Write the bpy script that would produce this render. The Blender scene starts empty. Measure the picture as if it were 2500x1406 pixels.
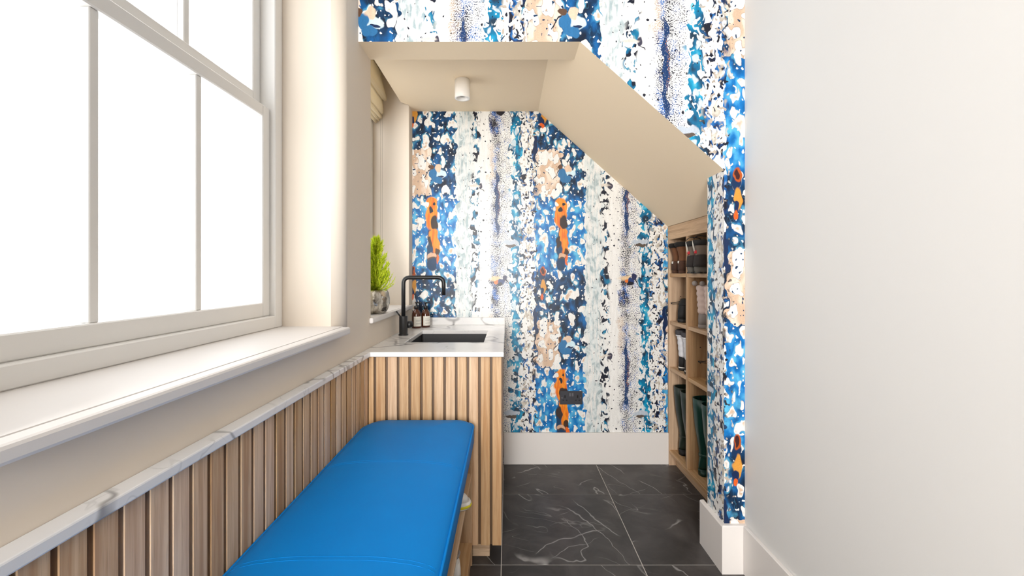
import bpy, bmesh, math, random
from mathutils import Vector, Matrix

random.seed(7)
sc = bpy.context.scene
col = sc.collection

# ------------------------------------------------------------------ camera
F, H = 1072.0, 1.24           # focal length in pixels of the 2500 px frame, eye height
CX, CY = 1240.0, 667.0        # vanishing point of the level camera
cam_d = bpy.data.cameras.new('camera')
cam = bpy.data.objects.new('camera', cam_d)
col.objects.link(cam)
cam_d.sensor_fit = 'HORIZONTAL'
cam_d.sensor_width = 36.0
cam_d.lens = F / 2500.0 * 36.0
cam_d.shift_x = (1250.0 - CX) / 2500.0
cam_d.shift_y = (CY - 703.0) / 2500.0
cam_d.clip_start = 0.02
cam.location = (0, 0, H)
cam.rotation_euler = (math.pi / 2, 0, 0)
sc.camera = cam

# ------------------------------------------------------------------ world, exposure
w = bpy.data.worlds.new('overcast_sky')
sc.world = w
w.use_nodes = True
w.node_tree.nodes['Background'].inputs[0].default_value = (0.97, 0.985, 1.0, 1)
w.node_tree.nodes['Background'].inputs[1].default_value = 2.75
sc.view_settings.view_transform = 'Standard'
sc.view_settings.look = 'None'
sc.view_settings.gamma = 1.0
sc.view_settings.use_curve_mapping = False
sc.view_settings.exposure = 0.17
try:
    sc.cycles.use_denoising = True
    sc.cycles.use_adaptive_sampling = True
    sc.cycles.adaptive_threshold = 0.03
    sc.cycles.max_bounces = 6
    sc.cycles.diffuse_bounces = 4
    sc.cycles.glossy_bounces = 3
    sc.cycles.transmission_bounces = 4
    sc.cycles.transparent_max_bounces = 8
    sc.cycles.sample_clamp_indirect = 8.0
    sc.cycles.caustics_reflective = False
    sc.cycles.caustics_refractive = False
except Exception:
    pass

def portal(name, loc, rot, sx, sy):
    d = bpy.data.lights.new(name, 'AREA')
    d.shape = 'RECTANGLE'; d.size = sx; d.size_y = sy
    d.cycles.is_portal = True
    o = bpy.data.objects.new(name, d)
    col.objects.link(o)
    o.location = loc; o.rotation_euler = rot
    return o
# daylight portals: the two windows and the added opening behind the camera
portal('window_daylight', (-0.93, 1.08, 1.80), (0, -math.pi / 2, 0), 1.55, 1.2)
portal('window_daylight', (-0.93, 2.38, 1.80), (0, -math.pi / 2, 0), 1.55, 0.82)
portal('added_opening_daylight', (-0.36, -2.64, 1.24), (math.pi / 2, 0, 0), 0.84, 2.48)

# added fill light: an assumed bright source behind the camera, no door built
fill_d = bpy.data.lights.new('assumed_rear_fill', 'AREA')
fill_d.shape = 'RECTANGLE'; fill_d.size = 0.8; fill_d.size_y = 2.1; fill_d.energy = 190.0; fill_d.color = (1.0, 0.985, 0.96)
fill_o = bpy.data.objects.new('assumed_rear_fill', fill_d); col.objects.link(fill_o)
fill_o.location = (-0.36, -2.55, 1.40); fill_o.rotation_euler = (math.pi / 2, 0, 0)

# ------------------------------------------------------------------ helpers
def lin(c):
    c = c / 255.0
    return c / 12.92 if c <= 0.04045 else ((c + 0.055) / 1.055) ** 2.4
def rgb(r, g, b):
    return (lin(r), lin(g), lin(b), 1.0)

def tag(o, label=None, cat=None, group=None, kind=None):
    if label: o['label'] = label
    if cat: o['category'] = cat
    if group: o['group'] = group
    if kind: o['kind'] = kind
    return o

def empty(name, loc=(0, 0, 0), rz=0.0):
    o = bpy.data.objects.new(name, None)
    o.empty_display_size = 0.05
    col.objects.link(o)
    o.location = loc
    o.rotation_euler = (0, 0, rz)
    return o

class MB:
    """collects geometry for one mesh object"""
    def __init__(s):
        s.v = []; s.f = []; s.m = []; s.sm = []
    def add(s, verts, faces, mat=0, smooth=False):
        b = len(s.v)
        s.v += [tuple(p) for p in verts]
        for f in faces:
            s.f.append([i + b for i in f]); s.m.append(mat); s.sm.append(smooth)
    def box(s, x0, x1, y0, y1, z0, z1, bev=0.0, mat=0, seg=1):
        if bev <= 0:
            vs = [(x, y, z) for x in (x0, x1) for y in (y0, y1) for z in (z0, z1)]
            s.add(vs, [(0, 1, 3, 2), (4, 6, 7, 5), (0, 4, 5, 1), (2, 3, 7, 6), (0, 2, 6, 4), (1, 5, 7, 3)], mat)
            return
        bm = bmesh.new()
        bmesh.ops.create_cube(bm, size=1.0)
        for v in bm.verts:
            v.co = Vector(((x0 + x1) / 2 + v.co.x * (x1 - x0), (y0 + y1) / 2 + v.co.y * (y1 - y0), (z0 + z1) / 2 + v.co.z * (z1 - z0)))
        bmesh.ops.bevel(bm, geom=list(bm.edges), offset=bev, segments=seg, affect='EDGES', profile=0.5)
        bm.verts.index_update()
        s.add([v.co[:] for v in bm.verts], [[v.index for v in f.verts] for f in bm.faces], mat)
        bm.free()
    def prism(s, poly, axis, a0, a1, mat=0, smooth=False):
        """poly of 2D points extruded along axis; axis 'x': (y,z), 'y': (x,z), 'z': (x,y)"""
        def P(p, a):
            return {'x': (a, p[0], p[1]), 'y': (p[0], a, p[1]), 'z': (p[0], p[1], a)}[axis]
        n = len(poly)
        vs = [P(p, a0) for p in poly] + [P(p, a1) for p in poly]
        s.add(vs, [list(range(n)), list(range(2 * n - 1, n - 1, -1))], mat)
        b = len(s.v) - 2 * n
        for i in range(n):
            j = (i + 1) % n
            short = math.dist(poly[i], poly[j]) < 0.006
            s.f.append([b + i, b + n + i, b + n + j, b + j]); s.m.append(mat); s.sm.append(smooth or short)
    def loft(s, rings, cap0=True, cap1=True, mat=0, smooth=True):
        n = len(rings[0]); b = len(s.v)
        for r in rings: s.v += [tuple(p) for p in r]
        for k in range(len(rings) - 1):
            for i in range(n):
                j = (i + 1) % n
                s.f.append([b + k * n + i, b + k * n + j, b + (k + 1) * n + j, b + (k + 1) * n + i]); s.m.append(mat); s.sm.append(smooth)
        if cap0: s.f.append([b + i for i in range(n)][::-1]); s.m.append(mat); s.sm.append(False)
        if cap1:
            e = b + (len(rings) - 1) * n
            s.f.append([e + i for i in range(n)]); s.m.append(mat); s.sm.append(False)
    def lathe(s, prof, cx=0, cy=0, n=32, mat=0, cap0=True, cap1=True):
        s.loft([[(cx + r * math.cos(2 * math.pi * i / n), cy + r * math.sin(2 * math.pi * i / n), z) for i in range(n)] for r, z in prof], cap0, cap1, mat)
    def tube(s, pts, r, n=12, mat=0, closed=False, cap=True):
        pts = [Vector(p) for p in pts]
        rings = []
        up = None
        N = len(pts)
        for i, p in enumerate(pts):
            if closed:
                t = pts[(i + 1) % N] - pts[i - 1]
            else:
                t = pts[min(i + 1, N - 1)] - pts[max(i - 1, 0)]
            t.normalize()
            if up is None:
                up = Vector((0, 0, 1)) if abs(t.z) < 0.9 else Vector((0, 1, 0))
            a = t.cross(up); a.normalize()
            bb = a.cross(t); bb.normalize(); up = bb
            rr = r[i] if isinstance(r, (list, tuple)) else r
            rings.append([p + (a * math.cos(2 * math.pi * k / n) + bb * math.sin(2 * math.pi * k / n)) * rr for k in range(n)])
        if closed: rings.append(rings[0])
        s.loft(rings, cap and not closed, cap and not closed, mat)
    def sphere(s, c, rx, ry, rz, nu=14, nv=9, mat=0):
        rings = []
        for j in range(1, nv):
            ph = math.pi * j / nv
            rings.append([(c[0] + rx * math.sin(ph) * math.cos(2 * math.pi * i / nu), c[1] + ry * math.sin(ph) * math.sin(2 * math.pi * i / nu), c[2] - rz * math.cos(ph)) for i in range(nu)])
        s.loft(rings, True, True, mat)
    def build(s, name, mats, parent=None, smooth_angle=None, recalc=True):
        me = bpy.data.meshes.new(name)
        me.from_pydata(s.v, [], s.f)
        if not isinstance(mats, (list, tuple)): mats = [mats]
        for m in mats: me.materials.append(m)
        me.polygons.foreach_set('material_index', s.m)
        me.polygons.foreach_set('use_smooth', s.sm)
        if recalc:
            bm = bmesh.new(); bm.from_mesh(me)
            bmesh.ops.recalc_face_normals(bm, faces=bm.faces)
            bm.to_mesh(me); bm.free()
        me.update()
        o = bpy.data.objects.new(name, me)
        col.objects.link(o)
        if parent: o.parent = parent
        return o

def boxo(name, dims, mat, parent=None, bev=0.0015, seg=1):
    m = MB(); m.box(*dims, bev=bev, seg=seg)
    return m.build(name, mat, parent)

def smoothcurve(pts, r, k=6):
    """polyline with its inner corners rounded to radius r"""
    pts = [Vector(p) for p in pts]
    out = [pts[0]]
    for i in range(1, len(pts) - 1):
        a = (pts[i - 1] - pts[i]).normalized(); b = (pts[i + 1] - pts[i]).normalized()
        p0 = pts[i] + a * r; p1 = pts[i] + b * r
        for j in range(k + 1):
            t = j / k
            out.append(p0 * (1 - t) ** 2 + pts[i] * 2 * t * (1 - t) + p1 * t * t)
    out.append(pts[-1])
    return out

# ------------------------------------------------------------------ node helpers
class NT:
    def __init__(s, name):
        s.mat = bpy.data.materials.new(name)
        s.mat.use_nodes = True
        s.t = s.mat.node_tree
        s.t.nodes.clear()
        s.out = s.t.nodes.new('ShaderNodeOutputMaterial')
        s.bsdf = s.t.nodes.new('ShaderNodeBsdfPrincipled')
        s.t.links.new(s.bsdf.outputs[0], s.out.inputs[0])
    def n(s, typ, **kw):
        nd = s.t.nodes.new(typ)
        for k, v in kw.items(): setattr(nd, k, v)
        return nd
    def put(s, sock, v):
        if isinstance(v, bpy.types.NodeSocket): s.t.links.new(v, sock)
        elif v is not None: sock.default_value = v
    def math(s, op, a, b=None, c=None, clamp=False):
        nd = s.n('ShaderNodeMath', operation=op, use_clamp=clamp)
        s.put(nd.inputs[0], a)
        if b is not None: s.put(nd.inputs[1], b)
        if c is not None: s.put(nd.inputs[2], c)
        return nd.outputs[0]
    def mul(s, a, b): return s.math('MULTIPLY', a, b)
    def add(s, a, b): return s.math('ADD', a, b)
    def sub(s, a, b): return s.math('SUBTRACT', a, b)
    def mx(s, a, b): return s.math('MAXIMUM', a, b)
    def mn(s, a, b): return s.math('MINIMUM', a, b)
    def inv(s, a): return s.math('SUBTRACT', 1.0, a)
    def step(s, x, lo, hi, a=0.0, b=1.0):
        nd = s.n('ShaderNodeMapRange', interpolation_type='SMOOTHSTEP')
        s.put(nd.inputs[0], x)
        nd.inputs[1].default_value = lo; nd.inputs[2].default_value = hi
        nd.inputs[3].default_value = a; nd.inputs[4].default_value = b
        return nd.outputs[0]
    def band(s, x, lo, hi, soft):
        return s.mul(s.step(x, lo - soft, lo + soft), s.step(x, hi - soft, hi + soft, 1.0, 0.0))
    def mix(s, f, a, b, mode='MIX'):
        nd = s.n('ShaderNodeMix', data_type='RGBA', blend_type=mode)
        s.put(nd.inputs[0], f); s.put(nd.inputs[6], a); s.put(nd.inputs[7], b)
        return nd.outputs[2]
    def noise(s, vec, scale=1.0, detail=2.0, rough=0.5, dist=0.0):
        nd = s.n('ShaderNodeTexNoise')
        s.put(nd.inputs['Vector'], vec)
        nd.inputs['Scale'].default_value = scale; nd.inputs['Detail'].default_value = detail
        nd.inputs['Roughness'].default_value = rough; nd.inputs['Distortion'].default_value = dist
        return nd
    def vmath(s, op, a, b=None, c=None):
        nd = s.n('ShaderNodeVectorMath', operation=op)
        s.put(nd.inputs[0], a)
        if b is not None: s.put(nd.inputs[1], b)
        if c is not None: s.put(nd.inputs[2], c)
        return nd.outputs['Value' if op in ('LENGTH', 'DOT_PRODUCT') else 'Vector']
    def comb(s, x, y, z=0.0):
        nd = s.n('ShaderNodeCombineXYZ')
        s.put(nd.inputs[0], x); s.put(nd.inputs[1], y); s.put(nd.inputs[2], z)
        return nd.outputs[0]
    def ramp(s, f, stops, interp='LINEAR'):
        nd = s.n('ShaderNodeValToRGB')
        cr = nd.color_ramp; cr.interpolation = interp
        while len(cr.elements) < len(stops): cr.elements.new(0.5)
        for e, (p, c) in zip(cr.elements, stops):
            e.position = p; e.color = c
        s.put(nd.inputs[0], f)
        return nd.outputs[0]
    def objco(s, offset=True):
        v = s.n('ShaderNodeTexCoord').outputs['Object']
        if offset:
            r = s.n('ShaderNodeObjectInfo').outputs['Random']
            v = s.vmath('ADD', v, s.comb(s.mul(r, 37.0), s.mul(r, 91.0), s.mul(r, 53.0)))
        return v
    def bump(s, h, strength=0.2, dist=0.001):
        nd = s.n('ShaderNodeBump')
        nd.inputs['Strength'].default_value = strength; nd.inputs['Distance'].default_value = dist
        s.put(nd.inputs['Height'], h)
        s.t.links.new(nd.outputs[0], s.bsdf.inputs['Normal'])
    def fin(s, color=None, rough=0.5, metal=0.0, spec=0.5):
        s.put(s.bsdf.inputs['Base Color'], color)
        s.put(s.bsdf.inputs['Roughness'], rough)
        s.put(s.bsdf.inputs['Metallic'], metal)
        s.bsdf.inputs['Specular IOR Level'].default_value = spec
        return s.mat

def plain(name, c, rough=0.5, metal=0.0, spec=0.5, var=0.05, scale=30.0, bump=0.0, bscale=200.0):
    t = NT(name)
    n = t.noise(t.objco(), scale, 3.0)
    cc = t.mix(n.outputs[0], tuple(x * (1 - var) for x in c[:3]) + (1,), tuple(min(1, x * (1 + var)) for x in c[:3]) + (1,))
    if bump > 0:
        t.bump(t.noise(t.objco(), bscale, 2.0).outputs[0], bump, 0.001)
    return t.fin(cc, rough, metal, spec)

def wood(name, c_dark, c_light, axis, var=0.16, rough=0.5):
    t = NT(name)
    v = t.objco()
    sc_ = {'x': (2.0, 60, 60), 'y': (60, 2.0, 60), 'z': (60, 60, 2.0)}[axis]
    g = t.noise(t.vmath('MULTIPLY', v, sc_), 1.0, 4.0, 0.6, 0.4)
    sc2 = {'x': (14.0, 400, 400), 'y': (400, 14.0, 400), 'z': (400, 400, 14.0)}[axis]
    p = t.noise(t.vmath('MULTIPLY', v, sc2), 1.0, 2.0, 0.6)
    c = t.mix(t.step(g.outputs[0], 0.3, 0.7), c_dark, c_light)
    c = t.mix(t.mul(t.step(p.outputs[0], 0.56, 0.72), 0.35), c, tuple(x * 0.6 for x in c_dark[:3]) + (1,))
    r = t.n('ShaderNodeObjectInfo').outputs['Random']
    hs = t.n('ShaderNodeHueSaturation')
    t.put(hs.inputs['Color'], c)
    t.put(hs.inputs['Value'], t.add(1.0 - var, t.mul(r, 2 * var)))
    t.put(hs.inputs['Saturation'], t.add(1.08, t.mul(r, -0.28)))
    t.bump(p.outputs[0], 0.12, 0.0005)
    return t.fin(hs.outputs[0], rough)

M = {}
M['wall'] = plain('cream_wall_paint', rgb(226, 214, 199), 0.75, spec=0.25, var=0.015, scale=3, bump=0.04, bscale=120)
M['soffit'] = plain('warm_cream_soffit_paint', rgb(240, 220, 190), 0.75, spec=0.25, var=0.012, scale=3, bump=0.04, bscale=120)
M['white_wall'] = plain('white_wall_paint', rgb(224, 223, 221), 0.7, spec=0.25, var=0.008, scale=3, bump=0.03, bscale=120)
M['hall'] = plain('dark_bounce_cut_paint', rgb(92, 82, 74), 0.7, spec=0.2, var=0.01, scale=3)  # kept dark so the added hall walls bounce little light
M['trim'] = plain('off_white_trim_paint', rgb(229, 224, 220), 0.45, spec=0.4, var=0.01, scale=5)
M['frame'] = plain('white_window_paint', rgb(240, 238, 234), 0.4, spec=0.4, var=0.01)
M['oak_z'] = wood('oak_upright', rgb(186, 140, 94), rgb(222, 186, 144), 'z')
M['oak_y'] = wood('oak_lengthwise', rgb(182, 142, 100), rgb(214, 178, 136), 'y', var=0.08)
M['oak_x'] = wood('oak_crosswise', rgb(182, 142, 100), rgb(214, 178, 136), 'x', var=0.08)
M['oakp_z'] = wood('oak_panel_upright', rgb(172, 134, 96), rgb(202, 166, 126), 'z', var=0.06)
M['oak_back'] = wood('oak_gap_shade', rgb(92, 70, 48), rgb(120, 92, 66), 'z', var=0.05)  # shade of the slat gaps put into the colour of the same oak
M['black'] = plain('matt_black_metal', rgb(26, 26, 28), 0.38, spec=0.5, var=0.1)
M['sinkblack'] = plain('black_granite_composite', rgb(44, 44, 46), 0.5, var=0.3, scale=300)
M['hole'] = plain('dark_hole', rgb(14, 12, 11), 0.8)
M['whitelamp'] = plain('white_lamp_enamel', rgb(242, 238, 232), 0.4, var=0.005)
M['lens'] = plain('dark_lamp_lens', rgb(96, 88, 78), 0.25)
M['socket'] = plain('anthracite_socket_plate', rgb(58, 58, 64), 0.35, metal=0.3, var=0.05)
M['socketdark'] = plain('black_socket_plastic', rgb(24, 24, 28), 0.4)
M['switch'] = plain('grey_rocker_switch', rgb(92, 92, 98), 0.4)
M['steel'] = plain('bright_screw_steel', rgb(200, 200, 198), 0.25, metal=1.0)
M['label'] = plain('white_paper_label', rgb(226, 222, 212), 0.6, var=0.02)
M['soil'] = plain('potting_soil', rgb(62, 44, 30), 0.9, var=0.4, scale=120, bump=0.6)

def glass_mat():
    t = NT('window_glass')
    tr = t.n('ShaderNodeBsdfTransparent'); gl = t.n('ShaderNodeBsdfGlossy')
    gl.inputs['Roughness'].default_value = 0.02
    mx = t.n('ShaderNodeMixShader')
    mx.inputs[0].default_value = 0.06
    t.t.links.new(tr.outputs[0], mx.inputs[1]); t.t.links.new(gl.outputs[0], mx.inputs[2])
    t.t.links.new(mx.outputs[0], t.out.inputs[0])
    return t.mat
M['glass'] = glass_mat()

def amber_mat():
    t = NT('amber_glass')
    n = t.noise(t.objco(), 20, 2)
    t.fin(t.mix(n.outputs[0], rgb(58, 22, 8), rgb(96, 42, 14)), 0.08)
    t.bsdf.inputs['Transmission Weight'].default_value = 0.25
    t.bsdf.inputs['Coat Weight'].default_value = 0.5
    return t.mat
M['amber'] = amber_mat()

def blue_vinyl():
    t = NT('blue_vinyl')
    v = t.objco(False)
    n = t.noise(v, 6, 2)
    c = t.mix(n.outputs[0], rgb(0, 122, 204), rgb(0, 132, 214))
    t.bump(t.noise(v, 500, 2).outputs[0], 0.05, 0.0004)
    t.fin(c, 0.5, spec=0.12)
    return t.mat
M['vinyl'] = blue_vinyl()

def marble_mat():
    t = NT('white_veined_marble')
    v = t.objco(False)
    warp = t.noise(v, 2.2, 3.0).outputs[1]
    vw = t.vmath('ADD', t.vmath('MULTIPLY', v, (2.0, 3.4, 3.0)), t.vmath('MULTIPLY', warp, (1.2, 1.2, 1.2)))
    a = t.math('ABSOLUTE', t.sub(t.noise(vw, 1.0, 3.0, 0.55).outputs[0], 0.5))
    wide = t.step(t.noise(v, 3.0, 1.0).outputs[0], 0.35, 0.7)
    vein = t.math('MULTIPLY', t.step(a, 0.0, 0.026, 1.0, 0.0), t.step(t.noise(v, 4.0, 1.0).outputs[0], 0.30, 0.5))
    vw2 = t.vmath('ADD', t.vmath('MULTIPLY', v, (9.0, 9.0, 9.0)), t.vmath('MULTIPLY', warp, (3, 3, 3)))
    b = t.math('ABSOLUTE', t.sub(t.noise(vw2, 1.0, 2.0).outputs[0], 0.5))
    fine = t.mul(t.step(b, 0.0, 0.012, 1.0, 0.0), 0.3)
    c = t.mix(wide, rgb(236, 234, 232), rgb(226, 225, 225))
    c = t.mix(t.mul(vein, 0.85), c, rgb(140, 138, 138))
    c = t.mix(t.mul(fine, t.step(t.noise(v, 5.0, 1.0).outputs[0], 0.45, 0.65)), c, rgb(150, 150, 150))
    return t.fin(c, 0.22)
M['marble'] = marble_mat()

def tile_mat():
    t = NT('dark_grey_marble_tile')
    v = t.objco(True)
    base = t.noise(v, 5.0, 5.0, 0.6, 0.5).outputs[0]
    c = t.mix(t.step(base, 0.3, 0.75), rgb(52, 49, 48), rgb(84, 80, 79))
    warp = t.noise(v, 2.2, 4.0, 0.6).outputs[1]
    def veins(ang, stretch, scale, wd, cut, seed):
        ca, sa = math.cos(ang), math.sin(ang)
        d = t.vmath('DOT_PRODUCT', v, (ca, sa, 0)); e = t.vmath('DOT_PRODUCT', v, (-sa * stretch, ca * stretch, 0))
        vw = t.vmath('ADD', t.comb(d, e, seed), t.vmath('MULTIPLY', warp, (0.16, 0.16, 0)))
        a_ = t.math('ABSOLUTE', t.sub(t.noise(vw, scale, 1.0, 0.5).outputs[0], 0.5))
        gate = t.step(t.noise(t.vmath('ADD', v, (seed, seed, 0)), 5.0, 1.0).outputs[0], cut, cut + 0.16)
        return t.mul(t.step(a_, 0.0, wd, 1.0, 0.0), gate)
    vv = t.mx(veins(0.5, 0.22, 5.0, 0.0075, 0.44, 3.0), veins(2.1, 0.16, 5.5, 0.0065, 0.50, 11.0))
    vv = t.mx(vv, t.mul(veins(1.2, 0.2, 11.0, 0.010, 0.52, 23.0), 0.5))
    c = t.mix(t.mul(vv, 0.5), c, rgb(205, 202, 200))
    return t.fin(c, 0.42, spec=0.45)
M['tile'] = tile_mat()
M['grout'] = plain('pale_grout', rgb(196, 190, 184), 0.9)

def blind_mat():
    t = NT('woven_blind_fabric')
    v = t.objco(False)
    wv = t.n('ShaderNodeTexWave'); wv.wave_type = 'BANDS'; wv.bands_direction = 'Z'
    t.put(wv.inputs['Vector'], v); wv.inputs['Scale'].default_value = 60; wv.inputs['Distortion'].default_value = 1.5; wv.inputs['Detail Scale'].default_value = 40
    wv2 = t.n('ShaderNodeTexWave'); wv2.wave_type = 'BANDS'; wv2.bands_direction = 'Y'
    t.put(wv2.inputs['Vector'], v); wv2.inputs['Scale'].default_value = 50
    f = t.mul(wv.outputs[1], wv2.outputs[1])
    c = t.mix(f, rgb(240, 226, 196), rgb(252, 246, 232))
    t.bump(f, 0.5, 0.002)
    t.fin(c, 0.9, spec=0.1)
    t.bsdf.inputs['Subsurface Weight'].default_value = 0.0
    tl = t.n('ShaderNodeBsdfTranslucent'); t.put(tl.inputs[0], c)
    mx = t.n('ShaderNodeMixShader'); mx.inputs[0].default_value = 0.4
    t.t.links.new(t.bsdf.outputs[0], mx.inputs[1]); t.t.links.new(tl.outputs[0], mx.inputs[2]); t.t.links.new(mx.outputs[0], t.out.inputs[0])
    return t.mat
M['blind'] = blind_mat()

def silver_pot():
    t = NT('hammered_silver')
    v = t.objco(False)
    n = t.noise(t.vmath('MULTIPLY', v, (1, 1, 0.5)), 30, 3, 0.6)
    h = t.noise(v, 45, 1.0)
    t.bump(h.outputs[0], 0.6, 0.006)
    return t.fin(t.mix(t.step(n.outputs[0], 0.35, 0.65), rgb(150, 142, 130), rgb(226, 220, 208)), t.step(n.outputs[0], 0.3, 0.7, 0.42, 0.2), 1.0)
M['silver'] = silver_pot()

def leaf_mat():
    t = NT('lime_conifer_leaf')
    ri = t.n('ShaderNodeNewGeometry').outputs['Random Per Island']
    c = t.mix(ri, rgb(184, 214, 18), rgb(246, 248, 92))
    t.fin(c, 0.6, spec=0.2)
    tl = t.n('ShaderNodeBsdfTranslucent'); t.put(tl.inputs[0], c)
    mx = t.n('ShaderNodeMixShader'); mx.inputs[0].default_value = 0.35
    t.t.links.new(t.bsdf.outputs[0], mx.inputs[1]); t.t.links.new(tl.outputs[0], mx.inputs[2]); t.t.links.new(mx.outputs[0], t.out.inputs[0])
    return t.mat
M['leaf'] = leaf_mat()

# ------------------------------------------------------------------ wallpaper
UNIT = 0.002668     # metres per wallpaper unit; the print repeats every 316 x 418 units
def wallpaper():
    t = NT('abstract_drip_wallpaper')
    uv = t.n('ShaderNodeUVMap', uv_map='paper').outputs[0]
    sp = t.n('ShaderNodeSeparateXYZ'); t.put(sp.inputs[0], uv)
    U, V = sp.outputs[0], sp.outputs[1]
    P = t.comb(U, V, 0.0)
    nA = t.noise(t.vmath('MULTIPLY', P, (1.0, 0.6, 1)), 1 / 15.0, 1.0)      # edge warp
    wv = t.vmath('SUBTRACT', nA.outputs[1], (0.5, 0.5, 0.5))
    PW = t.vmath('ADD', P, t.vmath('MULTIPLY', wv, (26, 22, 0)))
    s2 = t.n('ShaderNodeSeparateXYZ'); t.put(s2.inputs[0], PW)
    Uw, Vw = s2.outputs[0], s2.outputs[1]
    def wrap(x, lo, hi):
        return t.math('WRAP', x, hi, lo)
    u = wrap(Uw, -60.0, 256.0)      # 0..97 = blue mass
    u2 = wrap(Uw, 90.0, 406.0)      # the other columns
    v = wrap(Vw, 60.0, 478.0)
    # crisp coordinates for the painted motifs
    PS = t.vmath('ADD', P, t.vmath('MULTIPLY', wv, (17, 13, 0)))
    s3 = t.n('ShaderNodeSeparateXYZ'); t.put(s3.inputs[0], PS)
    mu, mv = wrap(s3.outputs[0], -60.0, 256.0), wrap(s3.outputs[1], 60.0, 478.0)
    Mv = t.comb(mu, mv, 0.0)
    def ell(cu, cv, ru, rv, soft=0.12):
        d = t.vmath('LENGTH', t.vmath('MULTIPLY_ADD', Mv, (1 / ru, 1 / rv, 0), (-cu / ru, -cv / rv, 0)))
        return t.step(d, 1 - soft, 1 + soft, 1.0, 0.0)
    nC = t.noise(t.vmath('MULTIPLY', P, (1.0, 0.62, 1)), 1 / 17.0, 1.5, 0.5)
    cC = t.n('ShaderNodeSeparateXYZ'); t.put(cC.inputs[0], nC.outputs[1])
    c1, c2, c3 = cC.outputs[0], cC.outputs[1], cC.outputs[2]
    def voro(vec, scale, smooth, rnd_=1.0):
        nd = t.n('ShaderNodeTexVoronoi', feature='SMOOTH_F1', voronoi_dimensions='2D')
        t.put(nd.inputs['Vector'], vec); nd.inputs['Scale'].default_value = scale
        nd.inputs['Smoothness'].default_value = smooth; nd.inputs['Randomness'].default_value = rnd_
        return nd.outputs['Distance']
    PB = t.vmath('ADD', t.vmath('MULTIPLY', P, (1.0, 0.66, 1)), t.vmath('MULTIPLY', wv, (22, 17, 0)))
    blob = t.add(t.add(voro(PB, 1 / 18.5, 0.45), t.mul(t.sub(c3, 0.5), -0.85)), 0.03)    # small inside a blob
    nS = t.noise(t.vmath('MULTIPLY_ADD', P, (1.0, 0.8, 1), (300, 170, 5)), 1 / 5.5, 0.0).outputs[0]
    nD = t.noise(P, 1 / 1.9, 1.0, 0.6).outputs[0]                                         # speckle
    nE = t.noise(t.vmath('MULTIPLY', P, (1.0, 0.12, 1)), 1 / 5.0, 2.0, 0.6).outputs[0]    # vertical streaks
    nF = t.noise(t.vmath('MULTIPLY_ADD', PW, (1.0, 0.5, 1), (70, 40, 3)), 1 / 7.0, 1.2, 0.5).outputs[0]  # drips and flecks

    WHITE = rgb(238, 237, 234); NAVY = rgb(3, 22, 46); DEEP = rgb(0, 50, 88); BLUE = rgb(0, 116, 192); SKY = rgb(96, 190, 230)
    TEAL = rgb(0, 128, 166); AQUA = rgb(120, 202, 216); TAN = rgb(214, 184, 158); TAUPE = rgb(186, 172, 158)
    INK = rgb(14, 18, 38)

    col_ = t.mix(t.step(nE, 0.5, 0.75), WHITE, rgb(236, 236, 235))
    # pale grey-green wash
    wash = t.mul(t.band(u2, 96, 146, 14), t.step(t.add(nE, t.mul(c1, 0.6)), 0.62, 0.90))
    wc = t.mix(t.step(nF, 0.38, 0.66), rgb(212, 221, 222), rgb(148, 170, 176))
    col_ = t.mix(t.mul(wash, 0.9), col_, wc)
    # blue mass
    edge = t.step(t.add(t.band(u, -22, 103, 16), t.mul(t.sub(nF, 0.5), 0.7)), 0.50, 0.54)
    bright = t.mul(t.band(v, 212, 388, 24), 0.52)
    tone = t.add(t.add(bright, t.mul(t.sub(c1, 0.5), 1.5)), 0.24)
    blue = t.ramp(tone, [(0.02, NAVY), (0.24, DEEP), (0.46, rgb(0, 84, 144)), (0.72, BLUE), (1.0, SKY)])
    blue = t.mix(t.mul(t.step(t.math('ABSOLUTE', t.sub(c2, 0.5)), 0.0, 0.014, 1.0, 0.0), 0.3), blue, rgb(60, 140, 190))
    halo = t.step(blob, 0.34, 0.52, 1.0, 0.0)
    blue = t.mix(t.mul(t.mul(halo, t.step(c2, 0.46, 0.58)), 0.6), blue, SKY)
    hole_c = t.mix(t.mul(t.step(blob, 0.06, 0.24, 1.0, 0.0), t.step(c1, 0.50, 0.58)), WHITE, TAN)
    hole_c = t.mix(t.mul(t.step(blob, 0.265, 0.305), 0.6), hole_c, rgb(150, 132, 116))
    blue = t.mix(t.step(blob, 0.295, 0.315, 1.0, 0.0), blue, hole_c)
    blue = t.mix(t.step(nS, 0.70, 0.715), blue, WHITE)
    # tan pool with white islands
    tanm = t.step(t.add(t.mul(t.band(u, -16, 42, 12), t.band(v, 92, 206, 16)), t.mul(t.sub(nF, 0.5), 0.6)), 0.42, 0.45)
    tc = t.mix(t.step(c2, 0.42, 0.6), TAN, rgb(238, 220, 204))
    tc = t.mix(t.step(blob, 0.41, 0.47, 1.0, 0.0), tc, rgb(176, 150, 128))
    tc = t.mix(t.step(blob, 0.40, 0.42, 1.0, 0.0), tc, WHITE)
    tc = t.mix(t.step(nS, 0.27, 0.255), tc, DEEP)
    blue = t.mix(tanm, blue, tc)
    col_ = t.mix(edge, col_, blue)
    # dark streak column
    m = t.mul(t.band(u2, 140, 161, 4), t.step(t.add(nF, t.mul(t.band(v, 386, 428, 12), 0.14)), 0.555, 0.57))
    cc = t.ramp(c2, [(0.42, INK), (0.50, NAVY), (0.55, rgb(18, 96, 140)), (0.62, TEAL), (0.72, rgb(160, 172, 172))])
    col_ = t.mix(m, col_, cc)
    # speckle column
    dens = t.add(t.mul(t.band(u2, 186, 212, 7), 0.075), t.mul(t.band(u2, 192, 234, 10), 0.085))
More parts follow.
